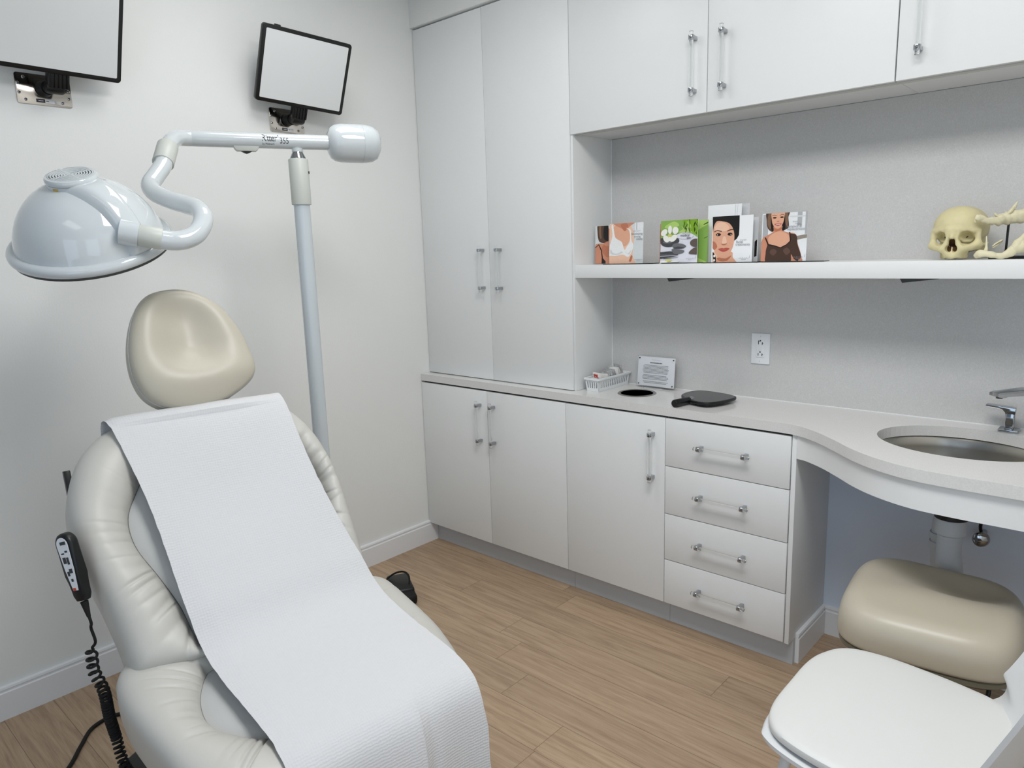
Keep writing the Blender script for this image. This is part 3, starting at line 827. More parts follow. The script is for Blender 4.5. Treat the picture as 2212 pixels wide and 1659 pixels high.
# ------------------------------------------------------------------ hand control with coiled cord
def hc_body(z):
    pass
SHF = np.array([0.165, -0.036, 0.060])
A_, B_ = np.array([0.866, -1.882, 0.864]) + SHF, np.array([0.905, -1.872, 0.716]) + SHF
ax = (B_ - A_) / np.linalg.norm(B_ - A_)
out = np.array([0.42, -0.90, 0.0]); out -= ax * (out @ ax); out /= np.linalg.norm(out)      # face of the control
sd = np.cross(ax, out)
ln = np.linalg.norm(B_ - A_)
t = Thing('hand_control', 'black corded hand control with white button label beside the backrest', 'remote control', tuple(B_))
poly = []
for k in range(13):
    a = PI * k / 12; poly.append((0.0265 * math.cos(a), 0.022 + 0.024 * math.sin(a) * -1 + 0.0))
poly = [(0.0265 * math.cos(PI * k / 12), 0.0265 - 0.0265 * math.sin(PI * k / 12)) for k in range(13)] + [(-0.0225, 0.10), (-0.019, 0.150), (-0.012, 0.163), (0.012, 0.163), (0.019, 0.150), (0.0225, 0.10)]
t.part('body', prism([(a * 0.9, b * 0.95) for a, b in poly], A_, sd, ax, out, -0.013, 0.010, 0.006, 3), 'black')
lab = [(0.0185 * math.cos(PI * k / 12), 0.027 - 0.0185 * math.sin(PI * k / 12)) for k in range(13)] + [(-0.015, 0.085), (-0.008, 0.135), (0.008, 0.135), (0.015, 0.085)]
lb = t.part('button_label', prism([(a * 0.88, b * 0.95) for a, b in lab], A_, sd, ax, out, 0.0100, 0.0108), 'plate_white')
g = G()
for x, y, w, h in ((-0.004, 0.022, 0.016, 0.007), (-0.007, 0.042, 0.007, 0.004), (0.006, 0.046, 0.008, 0.003), (-0.005, 0.064, 0.006, 0.016), (0.006, 0.062, 0.009, 0.014), (-0.004, 0.088, 0.009, 0.010), (0.006, 0.094, 0.006, 0.010), (0.0, 0.110, 0.006, 0.006)):
    g.add(obox(A_ + sd * x * 0.85 + ax * y * 0.95 + out * 0.0111, (sd, ax, out), (w / 2, h / 2, 0.0004)), 0, False)
g.add(obox(A_ + sd * 0.002 + ax * 0.125 + out * 0.0111, (sd, ax, out), (0.004, 0.003, 0.0004)), 1, False)
t.part('pictograms', g, ['ink', 'red'], lb)
t.part('strain_relief', tube([B_ + ax * 0.004, B_ + ax * 0.02, B_ + ax * 0.04], [0.0085, 0.0065, 0.004], 12), 'black_matte')
p0 = B_ + ax * 0.035
lead = catmull([p0, p0 + np.array([0.004, 0.002, -0.02]), np.array([0.905, -1.866, 0.645]) + SHF, np.array([0.907, -1.862, 0.612]) + SHF, np.array([0.893, -1.866, 0.594]) + SHF], 8)
spine = catmull([np.array([0.888, -1.866, 0.590]) + SHF, np.array([0.888, -1.856, 0.53]) + SHF, np.array([0.886, -1.841, 0.469]) + SHF, np.array([0.876, -1.832, 0.385]) + SHF * 0.7, np.array([0.868, -1.82, 0.31]) + SHF * 0.4, np.array([0.855, -1.806, 0.215]) + SHF * 0.6, (0.88, -1.77, 0.13), (0.86, -1.70, 0.09)], 40)
spine = [p + np.array([-0.012, -0.010, 0]) * min(1, k / 40) for k, p in enumerate(spine)]
hel = []; ph = 0.0; n = len(spine)
for i in range(n - 1):
    fr = i / n
    pitch = 0.0200 - 0.0085 * min(1, fr * 1.9)
    seg = np.linalg.norm(spine[i + 1] - spine[i])
    for k in range(4):
        ph += 2 * PI * seg / 4 / pitch
        c = spine[i] + (spine[i + 1] - spine[i]) * k / 4
        tg = (spine[i + 1] - spine[i]) / seg
        u_, w_, _ = frame(tg, (1, 0, 0))
        hel.append(c + 0.0105 * min(1, fr * 30 + 0.1) * (math.cos(ph) * u_ + math.sin(ph) * w_))
t.part('coiled_cord', G().add(tube(lead, 0.0032, 8)).add(tube(hel, 0.0031, 7)), 'black_matte')

# power lead on the floor
single('power_lead', 'thick black power lead running across the floor under the exam chair', 'cable',
       G().add(tube(catmull([(0.62, -2.02, 0.0065), (0.50, -1.90, 0.0065), (0.44, -1.842, 0.0065), (0.366, -1.790, 0.0065), (0.30, -1.735, 0.0065), (0.29, -1.66, 0.0065), (0.36, -1.58, 0.0065), (0.55, -1.52, 0.0065), (0.85, -1.50, 0.0065)], 8), 0.0062, 10)), 'black_matte', (0.4, -1.75, 0))
# ------------------------------------------------------------------ procedure lamp on a pole
PX, PY = 0.605, -0.990
t = Thing('procedure_lamp', 'white dome procedure lamp on a bent arm and floor pole behind the exam chair', 'lamp', (PX, PY, 0))
t.part('base', G().add(lathe([(0.0, 0.02), (0.10, 0.02), (0.16, 0.05), (0.16, 0.075), (0.10, 0.105), (0.04, 0.13), (0.0, 0.13)], (PX, PY, 0), seg=40)), 'pole')
for k in range(4):
    a = PI / 4 + k * PI / 2
    c = np.array([PX + 0.13 * math.cos(a), PY + 0.13 * math.sin(a), 0.0])
    t.part('caster', lathe([(0.0, -0.011), (0.022, -0.011), (0.0245, -0.006), (0.0245, 0.006), (0.022, 0.011), (0.0, 0.011)], c + np.array([0, 0, 0.0247]), (math.cos(a), math.sin(a), 0), 20), 'black_matte')
t.part('pole', lathe([(0.0, 0.10), (0.0262, 0.10), (0.0262, 1.70), (0.0, 1.70)], (PX, PY, 0), seg=32), 'pole')
col = t.part('pole_collar', lathe([(0.0268, 1.672), (0.0312, 1.672), (0.0318, 1.675), (0.0318, 1.815), (0.030, 1.8185), (0.012, 1.8185)], (PX, PY, 0), seg=32), 'enamel_grey', label='matt grey-white sleeve')
sd = np.array([0.743, -0.668, 0.0]) * -1
sd = np.array([0.75, 0.66, 0.0]); sd /= np.linalg.norm(sd)
t.part('set_screw', lathe([(0.0, -0.003), (0.0045, -0.003), (0.0045, 0.002), (0.0, 0.003)], np.array([PX, PY, 1.775]) + sd * 0.0318, tuple(sd), 12), 'dark_steel', col)
t.part('pivot', lathe([(0.0255, 1.818), (0.0255, 1.822), (0.0175, 1.8385), (0.0170, 1.850), (0.0, 1.850)], (PX, PY, 0), seg=32), 'chrome', label='small chrome cone under the arm')
# boom and bent arm
BZ = 1.873
bd = np.array([0.40, 0.9165, 0]); bd /= np.linalg.norm(bd)
pc = np.array([PX, PY, BZ])
R_B = 0.0238
bpts = [pc + bd * 0.150, pc + bd * 0.1, pc, pc - bd * 0.1, pc - bd * 0.2, pc - bd * 0.29, pc - bd * 0.325]
bpts += [np.array(p) for p in [(0.487, -1.330, 1.868), (0.509, -1.358, 1.852), (0.530, -1.378, 1.832), (0.543, -1.390, 1.818)]]
t.part('boom', G().add(tube(catmull(bpts, 7), R_B, 28)).add(lathe([(0.0, 0.0), (0.017, 0.0), (0.018, 0.02), (0.0, 0.03)], (PX, PY, 1.832), seg=24)), 'enamel')
def on_boom(x, y, r=R_B + 0.0004):
    # x along the boom from the pole (towards the camera's right), y around its near side
    a = y / r
    near = np.array([bd[1], -bd[0], 0])
    return pc + bd * x + near * r * math.cos(a) + np.array([0, 0, 1]) * r * math.sin(a)
g = G()
g.add(text_geom('Ritter', 0.026, None, None, None, spacing=0.86, bend=lambda x, y: on_boom(x * 0.92 - 0.112, y * 1.25 - 0.004)), 0, False)
g.add(text_geom('355', 0.0215, None, None, None, bend=lambda x, y: on_boom(x * 0.9 - 0.0565, y * 1.25 - 0.010)), 0, False)
g.add(text_geom('by Midmark', 0.0078, None, None, None, bend=lambda x, y: on_boom(x - 0.110, y * 1.2 - 0.0155)), 0, False)
g.add(text_geom('®', 0.008, None, None, None, bend=lambda x, y: on_boom(x - 0.0635, y + 0.012)), 0, False)
t.part('lettering', g, 'ink')
# switch under the boom
sp0 = pc - bd * 0.158 - np.array([0, 0, R_B])
near = np.array([bd[1], -bd[0], 0])
sw = t.part('switch_housing', prism([(-0.042, 0.008), (0.042, 0.008), (0.034, -0.006), (0.028, -0.0105), (-0.028, -0.0105), (-0.034, -0.006)], sp0, bd, (0, 0, 1), near, -0.014, 0.014, 0.003), 'enamel_grey')
t.part('switch', prism([(-0.018, 0), (0.018, 0), (0.008, -0.005), (0, -0.008), (-0.008, -0.005)], sp0 - np.array([0, 0, 0.0100]), bd, (0, 0, 1), near, -0.008, 0.008, 0.001), 'black', sw)
# counterweight
c0 = pc + bd * 0.106
prof = [(0.0238, -0.006), (0.034, -0.004), (0.049, 0.004), (0.058, 0.017), (0.0620, 0.036), (0.0630, 0.065), (0.0630, 0.104), (0.0618, 0.1048), (0.0618, 0.1056), (0.0630, 0.1064), (0.0625, 0.120), (0.059, 0.142), (0.050, 0.158), (0.034, 0.167), (0.0, 0.169)]
t.part('counterweight', lathe(prof, c0, tuple(bd), 48), 'enamel')
# swivel sleeves and S-tube
s_pts = [np.array(p) for p in [(0.556, -1.400, 1.800), (0.585, -1.424, 1.770), (0.604, -1.452, 1.742), (0.625, -1.480, 1.713), (0.660, -1.486, 1.690), (0.700, -1.479, 1.674), (0.747, -1.471, 1.660), (0.800, -1.461, 1.647), (0.850, -1.457, 1.634), (0.888, -1.463, 1.612), (0.905, -1.478, 1.587), (0.916, -1.503, 1.564), (0.917, -1.535, 1.552), (0.910, -1.562, 1.551), (0.900, -1.590, 1.556), (0.886, -1.618, 1.563)]]
t.part('arm_tube', tube(catmull(s_pts, 8), 0.0243, 28), 'enamel')
def sleeve(a, b, r, name='swivel_sleeve'):
    a, b = np.array(a), np.array(b); d = b - a; l = np.linalg.norm(d)
    return t.part(name, lathe([(r - 0.004, 0), (r - 0.001, 0), (r, 0.002), (r, l - 0.002), (r - 0.001, l), (r - 0.004, l)], a, tuple(d / l), 32), 'enamel_grey', label='grey-white swivel sleeve')
sleeve((0.528, -1.377, 1.836), (0.573, -1.416, 1.780), 0.0295)
# dome head
ray = np.array([0.687, -1.679, 1.553]) - np.array([2.7619, -2.3486, 1.4987]); ray /= np.linalg.norm(ray)
e_r = np.array([0.743, 0.668, -0.031]); e_r -= ray * (e_r @ ray); e_r /= np.linalg.norm(e_r)
e_u = np.cross(e_r, ray)
LEAN, TILT = math.radians(11), math.radians(22)
AX = math.cos(TILT) * (-math.sin(LEAN) * e_r + math.cos(LEAN) * e_u) - math.sin(TILT) * ray
AX /= np.linalg.norm(AX)
DC = np.array([0.693, -1.670, 1.556])
DS = 0.94
def ds(vf): return [DC + (np.array(p) - DC) * DS for p in vf[0]], vf[1]
RD = 0.2035
dome = [(0.188, 0.004), (0.184, 0.020), (0.177, 0.045), (0.163, 0.078), (0.143, 0.108), (0.118, 0.134), (0.090, 0.153), (0.064, 0.164)]
dome = [(r, h) for r, h in catmull([(a, b, 0) for a, b in dome], 4) for _ in (0,)] if False else [(p[0], p[1]) for p in catmull([(a, b, 0) for a, b in dome], 4)]
hd = t.part('dome', ds(lathe(dome + [(0.0, 0.165)], DC, tuple(AX), 72)), 'enamel')
rim = [(0.184, 0.012)] + [(0.190 + 0.0155 * math.cos(a), 0.0 + 0.0155 * math.sin(a)) for a in np.linspace(PI * 0.6, -PI * 0.5, 12)] + [(0.17, -0.0155)]
t.part('rim', ds(lathe(rim, DC, tuple(AX), 72)), 'enamel')
t.part('lens_ring', ds(lathe([(0.196, -0.0145), (0.196, -0.0205), (0.190, -0.0225), (0.17, -0.021), (0.0, -0.018)], DC, tuple(AX), 72)), 'dark_grey')
t.part('centre_handle', ds(lathe([(0.03, -0.018), (0.03, -0.03), (0.02, -0.034), (0.0, -0.034)], DC, tuple(AX), 28)), 'enamel_grey')
# vent cap with ring grille
cap = [(0.061, 0.150), (0.061, 0.1735), (0.0595, 0.1738), (0.0595, 0.1752), (0.0625, 0.1756), (0.0635, 0.178), (0.0632, 0.184), (0.060, 0.1885), (0.0545, 0.1893), (0.0535, 0.1865), (0.0, 0.1862)]
vc = t.part('vent_cap', ds(lathe(cap, DC, tuple(AX), 56)), 'enamel')
g = G()
for r in (0.007, 0.0135, 0.020, 0.0265, 0.033, 0.0395, 0.046, 0.052):
    g.add(ds(lathe([(r - 0.0018, 0.1868), (r - 0.0018, 0.1895), (r + 0.0018, 0.1895), (r + 0.0018, 0.1868)], DC, tuple(AX), 48)), 0, False)
au, aw, aa = frame(AX, (0, 0, 1)) if abs(AX[2]) < 0.95 else frame(AX, (1, 0, 0))
for k in range(4):
    a = PI / 4 + k * PI / 2
    d_ = au * math.cos(a) + aw * math.sin(a)
    g.add(ds(obox(DC + aa * 0.1882 + d_ * 0.027, (d_, np.cross(aa, d_), aa), (0.027, 0.0014, 0.0012))), 0, False)
t.part('vent_grille', g, 'enamel', vc)
t.part('vent_floor', ds(lathe([(0.0, 0.1866), (0.0535, 0.1866), (0.0535, 0.1869), (0.0, 0.1869)], DC, tuple(AX), 40)), 'dark_grey', vc)
g = G(); 
dirw = -e_r - ray * 1.1; dirw -= AX * (dirw @ AX); dirw /= np.linalg.norm(dirw); tw = np.cross(AX, dirw)
g.add(ds(obox(DC + AX * 0.162 + dirw * 0.0612, (tw, AX, dirw), (0.007, 0.0085, 0.0006))), 0, False)
t.part('warning_label', g, 'label_yellow', vc)
# yoke running down the dome to the arm
jt = np.array([0.884, -1.622, 1.565])
yd = jt - DC; yd -= AX * (yd @ AX); yr = np.linalg.norm(yd); yd /= yr; yt = np.cross(AX, yd)
outl = [(0.060, 0.180), (0.085, 0.178), (0.115, 0.163), (0.142, 0.140), (0.168, 0.108), (0.186, 0.070), (0.200, 0.052), (0.203, 0.022), (0.190, 0.010)]
inn = [(0.055, 0.160), (0.085, 0.150), (0.115, 0.132), (0.140, 0.106), (0.160, 0.075), (0.174, 0.045), (0.182, 0.02), (0.184, 0.012), (0.182, 0.008)]
O_ = catmull([(a, b, 0) for a, b in outl], 4); I_ = catmull([(a, b, 0) for a, b in inn], 4)
W_ = np.interp(np.linspace(0, 1, len(O_)), [0, 0.3, 0.7, 1], [0.056, 0.040, 0.036, 0.034])
def yk(i, j):
    q = j / 16 * 2 - 1
    o_, i_ = O_[i], I_[i]
    k = max(0.0, 1 - abs(q) ** 5)
    r_ = i_[0] + (o_[0] - i_[0]) * k; h_ = i_[1] + (o_[1] - i_[1]) * k
    off = W_[i] * q
    rr = math.sqrt(max(r_ * r_ - (off * 0.9) ** 2, 1e-6))
    return DC + yd * rr + AX * h_ + yt * off
v, f = ds(grid(yk, len(O_), 17))
n0 = (len(O_) - 1) * 17
f.append(tuple(n0 + k for k in range(17)))
t.part('yoke', (v, f), 'enamel')
jd = (s_pts[-1] - s_pts[-2]); jd /= np.linalg.norm(jd)
sleeve(jt - jd * 0.048 + jd * 0.0, jt + jd * 0.004, 0.0268)
hub0 = jt + jd * 0.004
t.part('yoke_socket', tube([hub0, hub0 + jd * 0.042], [0.0305, 0.031], 28), 'enamel')

# ------------------------------------------------------------------ wall-mounted light panels on brackets
def panel_screen(label, c, yaw, tilt, rl, W, H, py, pz):
    n_ = np.array([math.cos(yaw) * math.cos(tilt), math.sin(yaw) * math.cos(tilt), -math.sin(tilt)])
    rt = np.array([-math.sin(yaw), math.cos(yaw), 0]); up = np.cross(n_, rt)
    rt, up = math.cos(rl) * rt + math.sin(rl) * up, -math.sin(rl) * rt + math.cos(rl) * up
    c = np.array(c)
    t = Thing('wall_monitor', label, 'monitor', (0.0, py, pz), 'black-framed blank panels on swivel wall brackets')
    fr = t.part('frame', prism(rrect(W, H, 0.012), c, rt, up, n_, -0.022, 0.0, 0.003), 'black')
    t.part('screen', prism(rrect(W - 0.029, H - 0.029, 0.004), c, rt, up, n_, 0.0, 0.0012), 'screen')
    t.part('camera_bump', tube([c - rt * (W * 0.37) + up * (H / 2 - 0.002) - n_ * 0.012, c - rt * (W * 0.31) + up * (H / 2 - 0.002) - n_ * 0.012], 0.007, 12), 'black', fr)
    pl = t.part('wall_plate', prism(rrect(0.158, 0.094, 0.008), (0.0, py, pz), (0, 1, 0), (0, 0, 1), (1, 0, 0), 0.0003, 0.004, 0.0008), 'mirror_steel')
    for dy, dz in ((-0.055, 0.034), (-0.055, -0.034), (0.05, 0.03), (0.05, -0.034), (-0.072, 0.014), (-0.071, -0.014), (0.071, 0.005), (0.071, -0.018)):
        g = G().add(lathe([(0.0, 0.0), (0.0048, 0.0), (0.0048, 0.001), (0.003, 0.0026), (0.0, 0.003)], (0.004, py + dy, pz + dz), (1, 0, 0), 14)).add(obox((0.0072, py + dy, pz + dz), XYZ, (0.0004, 0.0012, 0.003)), 1, False)
        t.part('screw', g, ['chrome', 'black'], pl)
    g = G().add(box(0.0041, 0.0046, py - 0.026, py - 0.001, pz - 0.039, pz - 0.028), 0, False).add(box(0.0041, 0.0046, py - 0.001, py + 0.026, pz - 0.039, pz - 0.028), 1, False)
    g.add(box(0.0046, 0.0048, py - 0.020, py - 0.006, pz - 0.0345, pz - 0.0325), 1, False).add(box(0.0046, 0.0048, py + 0.002, py + 0.010, pz - 0.0345, pz - 0.0330), 0, False)
    t.part('maker_label', g, ['ink', 'plate_white'], pl)
    k = np.array([0.055, py + 0.012, pz + 0.006]); bot = c - up * (H / 2 - 0.02) - n_ * 0.03
    g = G()
    g.add(cyl((0.004, py, pz + 0.004), (0.03, py + 0.004, pz + 0.004), 0.026, 24, 0.021))
    g.add(tube([(0.024, py + 0.002, pz + 0.002), tuple(k)], [0.017, 0.015], 20))
    g.add(lathe([(0.0, -0.026), (0.017, -0.026), (0.020, -0.02), (0.020, 0.02), (0.017, 0.026), (0.0, 0.026)], k + np.array([0, 0.004, -0.004]), (0, 1, 0), 24))
    g.add(obox((k + bot) / 2 + np.array([0.006, 0.006, 0.0]), (rt, up, n_), (0.031, 0.036, 0.017), 0.006))
    for q in range(5): g.add(obox((k + bot) / 2 + np.array([0.006, 0.006, 0.0]) + rt * (-0.024 + 0.012 * q) + n_ * 0.017, (rt, up, n_), (0.003, 0.034, 0.003), 0.001))
    g.add(obox(bot + up * 0.01, (rt, up, n_), (0.042, 0.032, 0.009), 0.004))
    t.part('swivel_bracket', g, 'black')
panel_screen('black-framed blank screen cut off by the top left corner of the photo', (0.150, -1.5004, 2.2221), 0.0435, 0.37, 0.0, 0.3672, 0.2779, -1.527, 2.058)
panel_screen('whole tilted black-framed blank screen on the wall above the lamp arm', (0.15, -0.6403, 2.2241), -0.1604, 0.361, -0.0757, 0.3672, 0.2779, -0.648, 2.056)
# ------------------------------------------------------------------ printed brochures on the shelf
ZS = 1.433
def smooth_poly(P, n=5):
    return [(p[0], p[1]) for p in catmull([(a, b, 0) for a, b in P], n, closed=True)]

def clip_poly(P):
    """keep a cover shape inside the page (Sutherland-Hodgman against the unit square)"""
    for ax_, lim, sg in ((0, 0.0, 1), (0, 1.0, -1), (1, 0.0, 1), (1, 1.0, -1)):
        Q = []
        for i in range(len(P)):
            a, b = P[i - 1], P[i]
            ia, ib = (a[ax_] - lim) * sg >= 0, (b[ax_] - lim) * sg >= 0
            if ia != ib:
                k = (lim - a[ax_]) / (b[ax_] - a[ax_]); Q.append((a[0] + (b[0] - a[0]) * k, a[1] + (b[1] - a[1]) * k))
            if ib: Q.append(b)
        P = Q
        if not P: break
    return P

def brochure(label, x0, y0, w, h, art, texts=(), lean=0.03, thick=0.0022, name='brochure', group='treatment brochures on the shelf', paper='white_print', turn=0.0):
    """card standing on the shelf, leaning back; art = [(material, polygon in unit page coordinates)]"""
    ux = np.array([math.cos(turn), math.sin(turn), 0])
    uy = np.array([-math.sin(turn) * math.sin(lean) * -1, math.cos(turn) * math.sin(lean), math.cos(lean)]); uy -= ux * (uy @ ux); uy /= np.linalg.norm(uy)
    uz = np.cross(ux, uy)                     # towards the room
    o = np.array([x0, y0, ZS + 0.0033])
    mats = [paper]; g = G()
    g.add(prism([(0, 0), (w, 0), (w, h), (0, h)], o, ux, uy, uz, -thick, 0.0), 0, False)
    lvl = 0.00012
    for mname, P in art:
        P = clip_poly(P)
        if len(P) < 3: continue
        if mname not in mats: mats.append(mname)
        bm = bmesh.new()
        vs = [bm.verts.new(tuple(o + ux * p[0] * w + uy * p[1] * h + uz * lvl)) for p in P]
        bm.faces.new(vs); bmesh.ops.triangulate(bm, faces=bm.faces[:])
        g.add(bm_out(bm), mats.index(mname), False)
        lvl += 0.00006
    for s, size, px_, py_, mname, al in texts:
        if mname not in mats: mats.append(mname)
        g.add(text_geom(s, size * 0.86, o + ux * px_ * w + uy * py_ * h, ux, uy, uz, lvl + 0.0001, al, 0.95), mats.index(mname), False)
    return single(name, label, 'brochure', g, mats, (x0 + w / 2, y0, ZS), group)

def logo(x, y, s=1.0, m='ink_light'):
    """small illegible script mark used at the foot of every cover"""
    out = []
    xs = [x + 0.026 * s * k for k in range(9)]
    for k, q in enumerate(xs):
        hh = (0.014, 0.02, 0.011, 0.024, 0.012, 0.02, 0.012, 0.024, 0.013)[k] * s
        out.append((m, [(q, y), (q + 0.010 * s, y), (q + 0.016 * s, y + hh), (q + 0.008 * s, y + hh)]))
    out.append((m, [(x + 0.06 * s, y - 0.025 * s), (x + 0.17 * s, y - 0.025 * s), (x + 0.17 * s, y - 0.020 * s), (x + 0.06 * s, y - 0.020 * s)]))
    out.append((m, [(x + 0.245 * s, y + 0.005), (x + 0.252 * s, y + 0.005), (x + 0.268 * s, y + 0.07 * s), (x + 0.262 * s, y + 0.07 * s)]))
    return out

S_ = smooth_poly
# cover: woman's shoulder and dark hair, mostly hidden
artA1 = [('i_sky', [(0, 0), (1, 0), (1, 1), (0, 1)]),
         ('i_skin_t', S_([(0.0, -0.05), (0.0, 0.45), (0.10, 0.53), (0.3, 0.52), (0.40, 0.40), (0.6, 0.3), (0.6, -0.05)])),
         ('i_skin_d', S_([(0.22, 0.35), (0.30, 0.5), (0.5, 0.5), (0.6, 0.3), (0.42, 0.16)])),
         ('i_skin_t', S_([(0.30, 0.5), (0.32, 0.85), (0.5, 0.9), (0.6, 0.5)])),
         ('i_hair_b', S_([(0.10, 1.05), (0.08, 0.80), (0.12, 0.62), (0.20, 0.56), (0.32, 0.55), (0.42, 0.62), (0.40, 0.80), (0.42, 1.05)])),
         ('i_hair_l', S_([(0.14, 1.0), (0.13, 0.8), (0.18, 0.66), (0.22, 0.7), (0.19, 0.85), (0.2, 1.0)])),
         ('i_hair_k', S_([(0.30, 0.98), (0.28, 0.72), (0.34, 0.62), (0.45, 0.60), (0.42, 0.84), (0.44, 1.0)])),
         ('i_strap', [(0.0, 0.43), (0.13, 0.52), (0.23, 0.36), (0.27, 0.14), (0.36, 0.06), (0.36, -0.1), (0.22, -0.1), (0.23, 0.16), (0.20, 0.34), (0.12, 0.49), (0.0, 0.41)]),
         ('i_sky', [(0.97, 0), (1, 0), (1, 1), (0.97, 1)])]
brochure('brochure with a brown-haired woman in a dark strap, half hidden behind the white top brochure', 0.962, 0.178, 0.150, 0.155, artA1, paper='white_print')
# cover: white top
artA2 = [('i_sky', [(0, 0), (1, 0), (1, 1), (0, 1)]), ('i_pane_l', [(0.76, 0.62), (1, 0.62), (1, 1), (0.76, 1)]), ('i_pane', [(0.80, 0.82), (0.82, 0.82), (0.82, 1), (0.80, 1)]),
         ('i_skin_l', S_([(-0.05, -0.05), (0.0, 0.2), (0.02, 0.6), (0.0, 0.95), (0.2, 1.02), (0.5, 1.02), (0.66, 0.9), (0.72, 0.75), (0.73, 0.5), (0.70, 0.2), (0.75, -0.05)])),
         ('i_skin', S_([(0.12, 0.9), (0.2, 0.6), (0.44, 0.42), (0.62, 0.6), (0.55, 0.86), (0.35, 0.98)])),
         ('i_skin_t', S_([(0.13, 1.02), (0.3, 0.90), (0.5, 0.84), (0.62, 0.92), (0.76, 1.0), (0.74, 1.04)])),
         ('i_skin_d', S_([(0.34, 0.96), (0.46, 0.80), (0.56, 0.92), (0.5, 1.0)])),
         ('i_skin_d', S_([(0.60, 0.06), (0.66, 0.2), (0.70, 0.16), (0.66, 0.05)])),
         ('i_white_top', S_([(-0.02, 0.2), (0.0, 0.42), (0.05, 0.55), (0.09, 0.72), (0.06, 0.95), (0.11, 0.96), (0.17, 0.68), (0.26, 0.60), (0.38, 0.53), (0.46, 0.34), (0.53, 0.42), (0.62, 0.56), (0.60, 0.80), (0.50, 0.88), (0.60, 0.85), (0.645, 0.80), (0.66, 0.58), (0.72, 0.46), (0.70, 0.34), (0.58, 0.16), (0.42, 0.22), (0.2, 0.19), (0.05, 0.20)], 4)),
         ('i_white_sh', S_([(0.05, 0.36), (0.12, 0.27), (0.25, 0.25), (0.37, 0.30), (0.40, 0.26), (0.2, 0.215), (0.04, 0.25)])),
         ('i_white_sh', S_([(0.48, 0.30), (0.56, 0.24), (0.66, 0.33), (0.60, 0.22)]))] + logo(0.76, 0.085)
brochure('brochure showing a white top, first large cover at the left end of the shelf', 1.056, 0.146, 0.160, 0.160, artA2,
         [('developing', 0.0150, 0.985, 0.70, 'ink_light', 'RIGHT'), ('young', 0.0150, 0.93, 0.635, 'ink_light', 'RIGHT'), ('adults', 0.0150, 0.985, 0.57, 'ink_light', 'RIGHT'), ('breast surgery for', 0.0062, 0.93, 0.785, 'ink_light', 'RIGHT')])
# spa cover and its neighbours
artB0 = [('i_rose', [(0, 0), (1, 0), (1, 1), (0, 1)]), ('i_skin_d', [(0, 0.55), (1, 0.60), (1, 0.85), (0, 0.85)]), ('i_brown_l', [(0, 0.0), (1, 0), (1, 0.03), (0, 0.03)])]
brochure('pinkish brochure edge peeping out left of the green stones brochure', 1.276, 0.172, 0.10, 0.150, artB0, paper='i_rose')
artB9 = [('i_green_l', [(0, 0), (1, 0), (1, 1), (0, 1)]), ('i_green', [(0.3, 0.2), (1, 0.0), (1, 0.9), (0.4, 0.7)]), ('i_green_d', [(0.82, 0.88), (1, 0.92), (1, 0.955), (0.82, 0.9)]), ('i_green_d', [(0.85, 0.56), (1, 0.6), (1, 0.612), (0.85, 0.575)])]
brochure('green brochure edge peeping out right of the green stones brochure', 1.376, 0.172, 0.104, 0.156, artB9, paper='i_green_l')
artB = [('i_water', [(0, 0), (1, 0), (1, 1), (0, 1)]),
        ('i_green', S_([(-0.05, 0.62), (0.2, 0.60), (0.45, 0.66), (0.62, 0.62), (0.85, 0.66), (1.05, 0.60), (1.1, 1.1), (-0.1, 1.1)])),
        ('i_green_l', S_([(0.1, 0.85), (0.3, 0.80), (0.5, 0.88), (0.35, 0.97)])), ('i_green_l', S_([(0.5, 0.72), (0.7, 0.70), (0.95, 0.72), (0.8, 0.85)])),
        ('i_leaf', S_([(0.66, 1.05), (0.62, 0.9), (0.75, 0.84), (0.82, 0.74), (0.95, 0.66), (1.05, 0.7), (1.05, 1.05)]))]
rb = random.Random(4)
for k in range(22):
    x, y, a = rb.uniform(0.62, 1.0), rb.uniform(0.70, 1.0), rb.uniform(-2.2, -0.8)
    l = rb.uniform(0.05, 0.10)
    artB.append((('i_green_d', 'i_leaf', 'i_hair_k')[k % 3] if k % 5 else 'i_green_l', ell(x, y, l, 0.011, 10, a)))
